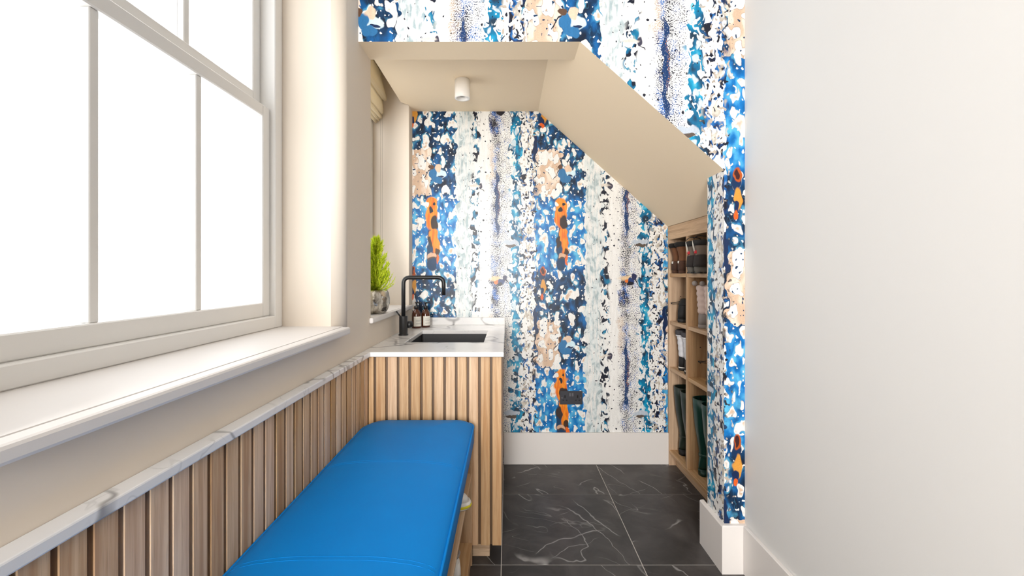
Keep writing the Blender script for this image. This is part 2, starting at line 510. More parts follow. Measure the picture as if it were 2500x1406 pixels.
    dens = t.add(dens, t.mul(t.band(v, 398, 478, 26), t.mul(t.band(u2, 187, 203, 5), 0.13)))
    dens = t.add(dens, t.mul(t.sub(c3, 0.5), 0.20))
    m = t.mul(t.step(t.add(nD, dens), 0.645, 0.67), t.band(u2, 183, 239, 6))
    cc = t.ramp(c1, [(0.42, INK), (0.52, rgb(20, 40, 92)), (0.64, rgb(30, 98, 176))])
    col_ = t.mix(m, col_, cc)
    m = t.mul(t.mul(t.band(u2, 183, 195, 4), t.band(v, 84, 176, 14)), t.step(nD, 0.46, 0.5))
    col_ = t.mix(t.mul(m, 0.75), col_, rgb(212, 186, 162))
    # long tapered navy brush stroke
    col_ = t.mix(t.mul(ell(204, 224, 5.0, 80, 0.1), t.step(nD, 0.30, 0.36)), col_, rgb(12, 54, 104))
    col_ = t.mix(t.mul(ell(207, 214, 2.5, 40, 0.2), t.step(nD, 0.56, 0.60)), col_, rgb(206, 140, 84))
    # teal drip
    width = t.step(t.add(t.mul(t.math('ABSOLUTE', t.sub(u2, 251.0)), -0.014), t.mul(nF, 1.0)), 0.325, 0.345)
    m = t.mul(t.band(u2, 232, 270, 4), width)
    cc = t.ramp(c1, [(0.36, rgb(24, 52, 74)), (0.44, rgb(10, 92, 134)), (0.54, rgb(0, 122, 164)), (0.63, rgb(8, 154, 198)), (0.76, AQUA)])
    cc = t.mix(t.mul(t.step(blob, 0.16, 0.30, 1.0, 0.0), 0.8), cc, rgb(222, 232, 236))
    cc = t.mix(t.step(nS, 0.70, 0.715), cc, WHITE)
    col_ = t.mix(m, col_, cc)
    # flecks
    m = t.mul(t.band(u2, 264, 300, 5), t.step(nF, 0.548, 0.563))
    cc = t.ramp(c2, [(0.40, INK), (0.47, rgb(20, 58, 112)), (0.53, rgb(20, 110, 182)), (0.58, rgb(186, 176, 162)), (0.66, rgb(214, 208, 196))])
    col_ = t.mix(m, col_, cc)
    m = t.mul(t.band(u2, 258, 306, 8), t.step(nS, 0.645, 0.66))
    col_ = t.mix(m, col_, t.mix(t.step(c3, 0.45, 0.52), INK, TAUPE))
    col_ = t.mix(ell(-19, 92, 4.5, 34), col_, rgb(12, 38, 78))
    # loose ink specks
    m = t.mul(t.step(nS, 0.225, 0.235, 1.0, 0.0), t.band(u2, 108, 296, 6))
    col_ = t.mix(m, col_, INK)

    # painted motifs
    def over(mask, c, k=1.0):
        nonlocal col_
        col_ = t.mix(t.mul(mask, k) if k != 1.0 else mask, col_, c)
    org = t.mix(t.step(nE, 0.42, 0.62), rgb(248, 152, 34), rgb(224, 106, 8))
    over(ell(45, 330, 12, 60), rgb(4, 58, 98))                 # dark blue bed
    over(t.mx(ell(44, 230, 14, 21), ell(43, 256, 15, 30)), org)
    over(t.mx(ell(48, 300, 10, 18), ell(54, 326, 9, 26)), org)
    over(ell(50, 270, 10, 15), rgb(46, 28, 22))
    over(t.mx(ell(42, 240, 4, 8), ell(50, 225, 3, 4)), INK)
    over(ell(57, 344, 7, 10), rgb(66, 40, 24))
    over(ell(40, 318, 5, 14), rgb(52, 36, 30))
    over(ell(33, 226, 5, 6), WHITE)
    over(ell(45, 353, 9, 8), rgb(214, 172, 142))
    over(ell(44, 358, 7, 4), rgb(84, 58, 40))
    over(ell(58, 362, 4, 12), rgb(226, 104, 30))
    over(ell(44, 374, 10, 16), rgb(4, 50, 88))
    # small lozenge motif at the seam
    over(ell(-1, 398, 7, 20), rgb(6, 44, 84))
    over(ell(0, 389, 6, 12), rgb(186, 84, 20))
    over(ell(-1, 388, 3.5, 9), rgb(60, 24, 26))
    over(ell(1, 427, 7, 18), rgb(216, 152, 62))
    over(ell(-3, 440, 5, 9), rgb(10, 36, 80))
    over(ell(-3, 452, 4, 7), rgb(224, 96, 30))
    # blue bird on the tan pool
    over(ell(66, 152, 14, 10), rgb(206, 230, 240))
    over(ell(66, 158, 8, 2.5), rgb(20, 40, 80))
    over(ell(60, 138, 9, 10), rgb(230, 200, 174))
    over(t.mx(ell(47, 151, 9, 13), ell(56, 166, 13, 8)), rgb(44, 112, 164))
    over(ell(42, 136, 4.5, 6.5), rgb(96, 68, 50))
    def stroke(u0, v0, u1, v1, wd, c):
        L = math.hypot(u1 - u0, v1 - v0); dx, dy = (u1 - u0) / L, (v1 - v0) / L
        q = t.vmath('SUBTRACT', Mv, (u0, v0, 0))
        a = t.vmath('DOT_PRODUCT', q, (dx, dy, 0)); b = t.math('ABSOLUTE', t.vmath('DOT_PRODUCT', q, (-dy, dx, 0)))
        over(t.mul(t.band(a, 0, L, 0.6), t.step(b, wd * 0.7, wd * 1.2, 1.0, 0.0)), c)
    stroke(40, 142, 25, 164, 1.0, INK)
    # dark bird over the speckle
    over(ell(200, 408, 14, 6, 0.5), rgb(238, 204, 156), 0.9)
    over(ell(203, 416, 5, 4), rgb(230, 120, 40))
    over(ell(214, 416, 10, 9), rgb(36, 60, 114))
    over(ell(212, 422, 9, 5), rgb(24, 22, 36))
    over(ell(223, 405, 4.5, 7), rgb(40, 44, 84))
    stroke(225, 410, 239, 431, 1.0, INK)
    # grey wader and small leaf bird
    over(ell(238, 319, 20, 6, 0.2), rgb(188, 198, 210))
    over(ell(237, 327, 13, 4), rgb(92, 80, 72))
    stroke(220, 322, 208, 333, 0.9, rgb(120, 160, 180))
    over(ell(163, 181, 5, 8), rgb(62, 60, 78))
    over(ell(150, 180, 12, 3, 0.4), rgb(220, 212, 202))
    stroke(163, 188, 170, 195, 0.5, INK)

    # brush grain over the whole print
    grain = t.step(t.add(t.mul(nE, 0.5), t.mul(nD, 0.5)), 0.35, 0.65, 0.90, 1.06)
    col_ = t.mix(1.0, col_, t.comb(grain, grain, grain), 'MULTIPLY')
    return t.fin(col_, 0.34, spec=0.4)
M['paper'] = wallpaper()

def set_uv(o, fn, mat_index):
    me = o.data
    uvl = me.uv_layers.new(name='paper')
    for p in me.polygons:
        for li in p.loop_indices:
            co = me.vertices[me.loops[li].vertex_index].co
            uvl.data[li].uv = fn(co, p.normal) if p.material_index == mat_index else (0, 0)

# ------------------------------------------------------------------ the room
XL = -0.622          # face of the left wall
YB = 2.860           # back wall
YF = 1.826           # papered wall above and beside the alcove
YF2 = 1.980          # its back face
XP = 0.900           # inner face of the papered pier
XR = 0.985           # right wall
XC = 1.040           # face of the shoe cabinet
ZN = 2.294           # alcove ceiling
ZU = 2.203           # underside of the papered wall
SL, SX = 0.89, 0.197 # slope of the stair soffit
YR = -2.60           # rear wall behind the camera, with the added opening
TOP = 2.70
WX = -0.87           # plane of the window sashes
WO = -0.95           # outer face of the wall
W1 = (0.52, 1.655); W2 = (1.993, 2.767)
ZS = 1.040           # sill height
HEAD = 2.56
def zs(x): return ZN - SL * (x - SX)

def struct(o, label, cat):
    return tag(o, label, cat, kind='structure')

# floor: grout bed with one object for each tile
m = MB(); m.box(WO, 3.1, YR - 0.1, YB + 0.1, -0.08, -0.0015)
floor = struct(m.build('floor', M['grout']), 'floor of large dark grey marble tiles with thin pale joints', 'floor')
tile_meshes = {}
G = 0.002
for ix in range(-1, 6):
    for iy in range(-8, 2):
        x0 = -0.028 + 0.6 * ix; y0 = 1.868 + 0.6 * iy
        a0, a1 = max(x0 + G, XL), min(x0 + 0.6 - G, 1.38 if y0 > 0.5 else 3.0)
        b0, b1 = max(y0 + G, YR), min(y0 + 0.6 - G, YB)
        if a1 - a0 < 0.03 or b1 - b0 < 0.03: continue
        key = (round(a1 - a0, 3), round(b1 - b0, 3))
        if key not in tile_meshes:
            m = MB(); m.box(0, a1 - a0, 0, b1 - b0, -0.01, 0.0, bev=0.0008)
            o = m.build('tile', M['tile'], floor); tile_meshes[key] = o.data
        else:
            o = bpy.data.objects.new('tile', tile_meshes[key]); col.objects.link(o); o.parent = floor
        o.location = (a0, b0, 0)

# left wall with two window openings; rounded plaster arrises
def plan(y0, y1, r0=0.0, r1=0.0):
    """plan outline of a wall pier from y0 to y1, arris radii at its room-side corners"""
    p = [(WO, y0)]
    def arc(cx, cy, r, a0, a1, k=20):
        return [(cx + r * math.cos(a0 + (a1 - a0) * i / k), cy + r * math.sin(a0 + (a1 - a0) * i / k)) for i in range(k + 1)]
    p += arc(XL - r0, y0 + r0, r0, -math.pi / 2, 0) if r0 > 0 else [(XL, y0)]
    p += arc(XL - r1, y1 - r1, r1, 0, math.pi / 2) if r1 > 0 else [(XL, y1)]
    p += [(WO, y1)]
    return p
m = MB()
m.box(WO, XL, YR, YB + 0.1, 0, ZS - 0.026)
m.box(WO, XL, YR, YB + 0.1, HEAD, TOP)
m.prism(plan(YR, W1[0], 0, 0.03), 'z', ZS - 0.026, HEAD)
m.prism(plan(W1[1], W2[0], 0.045, 0.004), 'z', ZS - 0.026, HEAD)
m.prism(plan(W2[1], YB + 0.1, 0.004, 0), 'z', ZS - 0.026, HEAD)
struct(m.build('wall_left', M['wall']), 'cream plaster wall with two deep window recesses', 'wall')

# back wall, papered
m = MB(); m.box(XL, 1.42, YB, YB + 0.1, 0, TOP)
wb = struct(m.build('wall_back', M['paper']), 'back wall of the alcove in abstract blue, white and orange wallpaper', 'wall')
set_uv(wb, lambda c, n: ((c.x + 0.6136) / UNIT, (2.2938 - c.z) / UNIT), 0)

# papered wall above the alcove with its pier
m = MB()
xk = SX + (ZN - ZU) / SL
poly = [(XL, ZU), (xk, ZU), (XP, zs(XP)), (XP, 0), (XR + 0.1, 0), (XR + 0.1, TOP), (XL, TOP)]
m.prism(poly, 'y', YF, YF2)
for i, f in enumerate(m.f):
    m.m[i] = 1
wm = m.build('wall_middle', [M['paper'], M['soffit']])
for p in wm.data.polygons:
    if p.normal.y < -0.9 or (p.normal.x < -0.9 and abs(p.center.x - XP) < 0.01): p.material_index = 0
def uvm(c, n):
    vv = (2.308 - c.z) / UNIT + 143
    if n.x < -0.9: return ((XP - 0.23) / UNIT + 44 - (c.y - YF) / UNIT, vv)
    return ((c.x - 0.23) / UNIT + 44, vv)
set_uv(wm, uvm, 0)
struct(wm, 'papered wall above the alcove with sloping opening and narrow pier', 'wall')

# alcove ceiling and sloping soffit under the stairs
m = MB()
m.prism([(-0.66, YF2), (SX, YF2), (SX, YB), (XL, YB), (XL, W2[1] - 0.02), (-0.64, W2[1] - 0.035), (-0.66, W2[1] - 0.06)], 'z', ZN, TOP)
struct(m.build('ceiling_alcove', M['soffit']), 'flat cream ceiling of the alcove with round spotlight', 'ceiling')
m = MB()
m.prism([(SX, ZN), (XC, zs(XC)), (1.42, zs(XC)), (1.42, TOP), (SX, TOP)], 'y', YF2, YB)
struct(m.build('ceiling_slope', M['soffit']), 'sloping cream soffit under the stairs', 'soffit')
m = MB(); m.box(WO, 3.1, YR, YF, TOP, TOP + 0.1)
struct(m.build('ceiling', M['white_wall']), 'white ceiling of the front part of the room', 'ceiling')
m = MB(); m.box(WO, 1.42, YF, YB + 0.1, TOP, TOP + 0.1)
struct(m.build('ceiling_deck', M['white_wall']), 'white deck above the alcove', 'ceiling')
YH = 0.72            # the plain right wall ends here; the added dark hall beyond cuts bounced light
m = MB(); m.box(XR, XR + 0.1, YH, YF, 0, TOP)
struct(m.build('wall_right', M['white_wall']), 'plain white wall meeting the papered pier', 'wall')
m = MB(); m.box(XR + 0.1, 3.1, YH, YH + 0.1, 0, TOP); m.box(3.0, 3.1, YR, YH, 0, TOP)  # unseen dark walls, added to keep bounced light off the left wall
m.box(WO, -0.78, YR - 0.1, YR, 0, TOP); m.box(0.06, 3.1, YR - 0.1, YR, 0, TOP); m.box(-0.78, 0.06, YR - 0.1, YR, 2.48, TOP)  # rear wall around the opening added for light from behind
struct(m.build('wall_added_hall', M['hall']), 'unseen dark taupe hall walls added to cut bounced light, with an added rear opening left empty', 'wall')
m = MB(); m.box(1.38, 1.42, YF2, YB, 0, zs(XC))
struct(m.build('wall_closet', M['wall']), 'plain wall behind the shoe cabinet', 'wall')

# skirtings
def skirt(name, label, boxes):
    m = MB()
    for b in boxes: m.box(*b, bev=0.003)
    return struct(m.build(name, M['trim']), label, 'skirting')
skirt('baseboard_back', 'tall off-white skirting board under the back wallpaper', [(-0.028, XC + 0.045, YB - 0.017, YB, 0, 0.205)])
m = MB()
def lring(d, z):
    xa, ya = XP - d, YF - d
    return [(xa, ya, z), (XR, ya, z), (XR, YF, z), (XP, YF, z), (XP, YF2 + 0.04, z), (xa, YF2 + 0.04, z)]
m.loft([lring(0.018, 0.0), lring(0.018, 0.194), lring(0.014, 0.199), lring(0.002, 0.2)], True, True, smooth=False)
struct(m.build('baseboard_middle', M['trim']), 'tall off-white skirting wrapping the papered pier', 'skirting')
skirt('baseboard_right', 'white skirting board along the plain white wall', [(XR - 0.016, XR, YH, YF - 0.018, 0, 0.2)])

# windows ------------------------------------------------------------
def window(name, y0, y1, label, sill):
    e = empty(name, (WX, (y0 + y1) / 2, ZS)); struct(e, label, 'window')
    def rel(b): return (b[0] - WX, b[1] - WX, b[2] - (y0 + y1) / 2, b[3] - (y0 + y1) / 2, b[4] - ZS, b[5] - ZS)
    m = MB()
    x0, x1 = WO + 0.005, WX + 0.02
    for b in ((x0, x1, y0, y0 + 0.05, ZS, HEAD), (x0, x1, y1 - 0.05, y1, ZS, HEAD), (x0, x1, y0 + 0.05, y1 - 0.05, HEAD - 0.05, HEAD), (x0, x1, y0 + 0.05, y1 - 0.05, ZS, ZS + 0.045)):
        m.box(*rel(b), bev=0.003)
    m.build('frame', M['frame'], e)
    zm = 1.84
    for k, (za, zb, xa, xb) in enumerate(((ZS + 0.045, zm, WX - 0.035, WX), (zm, HEAD - 0.05, WX - 0.07, WX - 0.035))):
        m = MB()
        ya, yb = y0 + 0.05, y1 - 0.05
        for b in ((xa, xb, ya, ya + 0.045, za, zb), (xa, xb, yb - 0.045, yb, za, zb), (xa, xb, ya + 0.045, yb - 0.045, za, za + 0.05), (xa, xb, ya + 0.045, yb - 0.045, zb - 0.04, zb)):
            m.box(*rel(b), bev=0.003)
        s = m.build('sash', M['frame'], e)
        n = 3 if y1 - y0 > 1 else 2
        W_ = (yb - ya - 0.09); pw = W_ / n
        for i in range(n):
            py = ya + 0.045 + pw * i
            xm = (xa + xb) / 2
            m = MB(); m.box(*rel((xm - 0.002, xm + 0.002, py, py + pw, za + 0.05, zb - 0.04)))
            m.build('pane', M['glass'], s)
            if i:
                m = MB(); m.box(*rel((xa + 0.006, xb - 0.006, py - 0.011, py + 0.011, za + 0.05, zb - 0.04)), bev=0.002)
                m.build('glazing_bar', M['frame'], s)
    m = MB()
    sx, sy0, sy1 = sill
    m.box(*rel((WX - 0.03, XL, y0, y1, ZS - 0.026, ZS)))
    m.box(*rel((XL, sx, sy0, sy1, ZS - 0.026, ZS)), bev=0.006, seg=2)
    m.build('window_sill', M['trim'], e)
    return e
window('window_1', W1[0], W1[1], 'tall white sash window in deep plaster recess beside the bench', (-0.586, W1[0] - 0.04, W1[1] - 0.018))
window('window_2', W2[0], W2[1], 'white sash window beside the sink, half hidden by wall pier', (-0.604, W2[0] - 0.028, W2[1] + 0.035))

# ------------------------------------------------------------------ left slat panelling and ledge
ZW = 0.905           # worktop height
XSL = -0.598         # face of the wall slats
def slat_mesh(name, w_, h_, d_, axis):
    m = MB()
    if axis == 'x': m.box(0, w_, -d_, 0, 0, h_, bev=0.0012)     # faces -y
    else: m.box(0, d_, 0, w_, 0, h_, bev=0.0012)                 # faces +x
    return m
pan = empty('slat_panelling', (XL, 1.09, 0.0))
tag(pan, 'vertical oak slat panelling on the wall under the marble ledge', 'panelling')
m = MB(); m.box(0, 0.010, 0.30 - 1.09, 1.880 - 1.09, 0.0, ZW - 0.021)
m.build('backing_board', M['oak_back'], pan)
first = None
k = 0
y = 1.8345
while y > 0.30:
    if first is None:
        first = slat_mesh('slat', 0.0405, ZW - 0.022, XSL - XL - 0.010, 'y').build('slat', M['oak_z'], pan); o = first
    else:
        o = first.copy(); col.objects.link(o); o.parent = pan
    o.location = (0.010, y - 1.09, 0.0)
    y -= 0.05; k += 1
led = MB(); led.box(XL, -0.584, 0.30, 1.863, ZW - 0.020, ZW, bev=0.003, seg=2)
tag(led.build('marble_ledge', M['marble']), 'narrow white marble ledge capping the wall slats', 'ledge')

# ------------------------------------------------------------------ sink cabinet
YS = 1.880           # face of the cabinet slats
XS1 = -0.0277        # right edge of the cabinet
cab = empty('sink_cabinet', (-0.32, 2.36, 0.0))
tag(cab, 'oak slatted sink cabinet under the white marble worktop', 'cabinet')
def rc(x0, x1, y0, y1, z0, z1): return (x0 + 0.32, x1 + 0.32, y0 - 2.36, y1 - 2.36, z0, z1)
boxo('front_board', rc(XL + 0.002, XS1 - 0.020, YS + 0.013, YS + 0.029, 0.072, ZW - 0.021), M['oak_back'], cab)
boxo('side_panel', rc(XS1 - 0.020, XS1 - 0.002, YS + 0.013, YB - 0.002, 0.090, ZW - 0.021), M['oakp_z'], cab)
boxo('bottom_board', rc(XL + 0.002, XS1 - 0.020, YS + 0.029, YB - 0.002, 0.072, 0.090), M['oak_x'], cab)
boxo('plinth', rc(XL + 0.002, -0.080, 1.924, 1.942, 0.0, 0.072), M['oak_x'], cab)
boxo('plinth', rc(-0.098, -0.080, 1.942, YB - 0.002, 0.0, 0.072), M['oak_y'], cab)
first = None
for i in range(12):
    x1 = XS1 - i * 0.0498
    x0 = x1 - 0.0388
    if x0 < XSL: x0 = XSL + 0.001
    if x1 - x0 < 0.008: continue
    if abs(x1 - x0 - 0.0388) < 1e-5 and first is not None:
        o = first.copy(); col.objects.link(o); o.parent = cab
    else:
        m = MB(); m.box(0, x1 - x0, 0, 0.013, 0, ZW - 0.024 - 0.074, bev=0.0012)
        o = m.build('slat', M['oak_z'], cab)
        if first is None: first = o
    o.location = (x0 + 0.32, YS - 2.36, 0.074)

# worktop with sink cut-out
wt = empty('marble_worktop', (-0.32, 2.36, ZW - 0.02))
tag(wt, 'white veined marble worktop with low upstand around the sink', 'worktop')
ox0, ox1, oy0, oy1 = XL, -0.018, 1.865, YB
ix0, ix1, iy0, iy1 = -0.500, -0.118, 2.130, 2.574
bm = bmesh.new()
def ringv(x0, x1, y0, y1, z): return [bm.verts.new((x + 0.32, yy - 2.36, z)) for x, yy in ((x0, y0), (x1, y0), (x1, y1), (x0, y1))]
ot, ob, it, ib = ringv(ox0, ox1, oy0, oy1, 0.02), ringv(ox0, ox1, oy0, oy1, 0), ringv(ix0, ix1, iy0, iy1, 0.02), ringv(ix0, ix1, iy0, iy1, 0)
for i in range(4):
    j = (i + 1) % 4
    bm.faces.new((ot[i], ot[j], it[j], it[i])); bm.faces.new((ob[j], ob[i], ib[i], ib[j]))
    bm.faces.new((ob[i], ob[j], ot[j], ot[i])); bm.faces.new((it[i], it[j], ib[j], ib[i]))
bmesh.ops.recalc_face_normals(bm, faces=bm.faces)
ed = [e for e in bm.edges if len(e.link_faces) == 2 and abs(e.link_faces[0].normal.dot(e.link_faces[1].normal)) < 0.1 and e.verts[0].co.z > 0.019 and e.verts[1].co.z > 0.019]
bmesh.ops.bevel(bm, geom=ed, offset=0.003, segments=2, affect='EDGES', profile=0.5)
me = bpy.data.meshes.new('slab'); bm.to_mesh(me); bm.free(); me.materials.append(M['marble'])
o = bpy.data.objects.new('slab', me); col.objects.link(o); o.parent = wt
m = MB(); m.box(XL + 0.32, -0.018 + 0.32, YB - 0.018 - 2.36, YB - 2.36, 0.02, 0.068, bev=0.002)
m.build('upstand', M['marble'], wt)

# sink bowl
sk = empty('sink', (-0.309, 2.352, ZW - 0.22))
tag(sk, 'black undermount sink bowl set into the marble worktop', 'sink')
m = MB()
def rrect(x0, x1, y0, y1, r, z, n=5):
    out = []
    for cx, cy, a in ((x1 - r, y1 - r, 0), (x0 + r, y1 - r, 90), (x0 + r, y0 + r, 180), (x1 - r, y0 + r, 270)):
        for i in range(n + 1):
            t_ = math.radians(a + 90 * i / n)
            out.append((cx + r * math.cos(t_), cy + r * math.sin(t_), z))
    return out
hx, hy = (ix1 - ix0) / 2 + 0.006, (iy1 - iy0) / 2 + 0.006
m.loft([rrect(-hx - 0.02, hx + 0.02, -hy - 0.02, hy + 0.02, 0.02, 0.199), rrect(-hx, hx, -hy, hy, 0.015, 0.199), rrect(-hx + 0.004, hx - 0.004, -hy + 0.004, hy - 0.004, 0.02, 0.03),
        rrect(-hx + 0.02, hx - 0.02, -hy + 0.02, hy - 0.02, 0.02, 0.014), rrect(-0.05, 0.05, -0.05, 0.05, 0.049, 0.012)], False, True, smooth=False)
m.build('bowl', M['sinkblack'], sk, recalc=False)
m = MB(); m.lathe([(0.045, 0.012), (0.045, 0.016), (0.038, 0.017), (0.034, 0.014), (0.01, 0.013)], n=24)
m.build('drain', M['black'], sk)

# tap --------------------------------------------------------------
tp = empty('mixer_tap', (-0.566, 2.378, ZW))
tag(tp, 'matt black mixer tap with square arched spout beside the sink', 'tap')
m = MB(); m.lathe([(0.026, 0.0), (0.026, 0.005), (0.0225, 0.006), (0.0222, 0.102), (0.021, 0.104), (0.012, 0.104)], n=32)
tb = m.build('body', M['black'], tp)
m = MB()
pts = smoothcurve([(0, 0, 0.100), (0, 0, 0.312), (0.218, 0, 0.312), (0.218, 0, 0.216)], 0.035, 8)
m.tube(pts, 0.0110, 16)
m.build('spout', M['black'], tp)
m = MB(); m.tube([(0.015, 0.014, 0.055), (0.036, 0.034, 0.055)], 0.0185, 24)
m.build('control_knob', M['black'], tb)
m = MB(); m.tube([(-0.012, -0.012, 0.100), (-0.0345, -0.020, 0.132)], 0.0042, 10)
m.build('lever', M['black'], tb)

# soap bottles --------------------------------------------------------
def bottle(x, y, s, label):
    e = empty('soap_bottle', (x, y, ZW), math.radians(0))
    tag(e, label, 'bottle', 'amber pump bottles behind the tap')
    m = MB()
    m.lathe([(0.026 * s, 0.0), (0.0285 * s, 0.003), (0.0285 * s, 0.080 * s), (0.026 * s, 0.093 * s), (0.019 * s, 0.106 * s), (0.0115 * s, 0.113 * s), (0.0115 * s, 0.122 * s)], n=32)
    gb = m.build('glass_body', M['amber'], e)
    m = MB()
    n, a0, a1 = 20, math.radians(-112), math.radians(40)
    R0 = 0.0288 * s
    o_, i_ = [], []
    for z in (0.012 * s, 0.072 * s):
        o_.append([(math.cos(a0 + (a1 - a0) * k / n) * R0, math.sin(a0 + (a1 - a0) * k / n) * R0, z) for k in range(n + 1)])
    vs = o_[0] + o_[1]
    m.add(vs, [(k, k + 1, n + 2 + k, n + 1 + k) for k in range(n)], 0, True)
    m.build('paper_label', M['label'], gb, recalc=False)
    # lines of small print on the label
    for kk, zz in enumerate((0.058, 0.050, 0.046, 0.042, 0.030, 0.026)):
        pm = MB(); q = 8; b0, b1 = math.radians(-84), math.radians(-84 + (46 if kk in (0, 3) else 66))
        pm.add([(math.cos(b0 + (b1 - b0) * k / q) * (R0 + 0.0003), math.sin(b0 + (b1 - b0) * k / q) * (R0 + 0.0003), zz * s + dz) for dz in (0, 0.0009) for k in range(q + 1)], [(k, k + 1, q + 2 + k, q + 1 + k) for k in range(q)], 0, True)
        pm.build('print_line', M['switch'], gb, recalc=False)
    m = MB(); m.lathe([(0.0145 * s, 0.117 * s), (0.0145 * s, 0.134 * s), (0.0135 * s, 0.1355 * s), (0.006 * s, 0.136 * s), (0.0045 * s, 0.150 * s), (0.0085 * s, 0.151 * s), (0.0085 * s, 0.159 * s), (0.007 * s, 0.161 * s)], n=24)
    p = m.build('pump', M['black'], e)
    m = MB(); m.tube([(0.0, 0, 0.156 * s), (0.024 * s, 0.0, 0.156 * s), (0.032 * s, 0.0, 0.152 * s)], 0.0038 * s, 10)
    m.build('nozzle', M['black'], p)
bottle(-0.560, 2.690, 1.0, 'amber glass pump bottle standing next to the tap')
bottle(-0.512, 2.735, 0.97, 'amber glass pump bottle set back against the marble upstand')

# ------------------------------------------------------------------ plant
pl = empty('potted_conifer', (-0.668, 2.190, ZS))
tag(pl, 'lime green feathery conifer in hammered silver pot on the sill', 'plant')
m = MB()
prof = [(0.050, 0.0), (0.056, 0.002), (0.068, 0.020), (0.0765, 0.050), (0.077, 0.075), (0.071, 0.104), (0.064, 0.118), (0.061, 0.1185), (0.067, 0.100), (0.070, 0.085)]
m.lathe(prof, n=40)
m.build('pot', M['silver'], pl)
m = MB(); m.lathe([(0.0695, 0.093), (0.040, 0.100), (0.005, 0.103)], n=24, cap0=False)
m.build('soil', M['soil'], pl)
m = MB(); m.tube([(0, 0, 0.09), (0.004, 0, 0.2), (0.012, 0.0, 0.36)], [0.006, 0.004, 0.0015], 8)
m.tube([(0, 0, 0.09), (-0.02, -0.012, 0.17), (-0.035, -0.02, 0.27)], [0.005, 0.003, 0.0015], 8)
m.build('stem', M['soil'], pl)
rnd = random.Random(3)
mf = MB()
def needle(p, d, L, wd):
    d = d.normalized()
    s_ = d.cross(Vector((rnd.uniform(-1, 1), rnd.uniform(-1, 1), rnd.uniform(-1, 1))))
    if s_.length < 1e-4: return
    s_.normalize(); s_ *= wd
    mf.add([p - s_, p + s_, p + d * L * 0.6 + s_ * 0.8, p + d * L, p + d * L * 0.6 - s_ * 0.8], [(0, 1, 2, 3, 4)])
def spray(p, d, L):
    """a feathery branchlet curving upward"""
    n = max(6, int(L / 0.0042))
    q = p.copy(); dd = d.normalized()
    for i in range(n):
        f_ = i / n
        dd = (dd + Vector((rnd.gauss(0, 0.07), rnd.gauss(0, 0.07), 0.06 + rnd.gauss(0, 0.05)))).normalized()
        q = q + dd * (L / n)
        ll = (0.011 + 0.012 * (1 - f_)) * rnd.uniform(0.7, 1.2)
        for s_ in range(3):
            r_ = Vector((rnd.uniform(-1, 1), rnd.uniform(-1, 1), rnd.uniform(-0.5, 0.7)))
            needle(q, dd * 1.1 + r_ * 0.75, ll, 0.0011)
    needle(q, dd, 0.02, 0.0012)
for i in range(430):
    z = rnd.random() ** 1.25
    a = rnd.uniform(0, 2 * math.pi)
    main = rnd.random() < 0.72
    if main:
        h0 = 0.105 + z * 0.255
        base = Vector((0.004 + 0.008 * z, 0, h0)); wid = 0.092 * (1 - z) ** 0.75 + 0.02
    else:
        h0 = 0.105 + z * 0.185
        base = Vector((-0.02 - 0.015 * z, -0.012, h0)); wid = 0.075 * (1 - z) ** 0.8 + 0.012
    el = 0.15 + 0.75 * z + rnd.uniform(-0.25, 0.25)
    d = Vector((math.cos(a) * math.cos(el), math.sin(a) * math.cos(el), math.sin(el)))
    spray(base, d, wid * rnd.uniform(0.75, 1.15))
tag(mf.build('foliage', M['leaf'], pl, recalc=False), kind='stuff')

# ------------------------------------------------------------------ roman blind
bl = empty('roman_blind', (-0.80, 2.38, 2.20))
tag(bl, 'cream woven roman blind drawn up in folds over the alcove window', 'blind')
prof = [(-0.800, 2.52), (-0.793, 2.47), (-0.778, 2.41), (-0.763, 2.36), (-0.757, 2.338), (-0.762, 2.322), (-0.778, 2.318), (-0.790, 2.330),
        (-0.784, 2.302), (-0.778, 2.270), (-0.778, 2.246), (-0.785, 2.232), (-0.797, 2.236),
        (-0.790, 2.222), (-0.790, 2.210), (-0.798, 2.204), (-0.808, 2.212), (-0.806, 2.198), (-0.812, 2.192), (-0.822, 2.200), (-0.824, 2.184), (-0.830, 2.180), (-0.838, 2.19), (-0.838, 2.52)]
yy0, yy1 = W2[0] + 0.012, W2[1] - 0.012
m = MB()
poly = [(a + 0.80, b - 2.20) for a, b in prof]
n = len(poly); cols = 14
rings = []
for i in range(cols + 1):
    y = yy0 + (yy1 - yy0) * i / cols - 2.38
    rings.append([(px + 0.002 * math.sin(i * 1.9 + k), y, pz - 0.003 * math.sin(i / cols * math.pi)) for k, (px, pz) in enumerate(poly)])
m.loft(rings, True, True)
m.build('fabric', M['blind'], bl)
boxo('headrail', (-0.845 + 0.8, -0.800 + 0.8, yy0 - 2.38, yy1 - 2.38, 0.30, 0.345), M['frame'], bl)
m = MB()
for s_ in (-0.0022, 0.0022):
    z = 2.27
    while z > 1.28:
        m.add([(x, y, zz) for x, y, zz in [(0.012 + s_ * 2 + a, 2.736 - 2.38 + s_ + b, z - 2.20 + c) for a, b, c in ((0.0021, 0, 0), (-0.0021, 0, 0), (0, 0.0021, 0), (0, -0.0021, 0), (0, 0, 0.0021), (0, 0, -0.0021))]],
              [(0, 2, 4), (2, 1, 4), (1, 3, 4), (3, 0, 4), (2, 0, 5), (1, 2, 5), (3, 1, 5), (0, 3, 5)], 0, True)
        z -= 0.0056
M['chain'] = plain('dull_bead_chain', rgb(150, 138, 118), 0.4, metal=0.4)
tag(m.build('bead_chain', M['chain'], bl), kind='stuff')

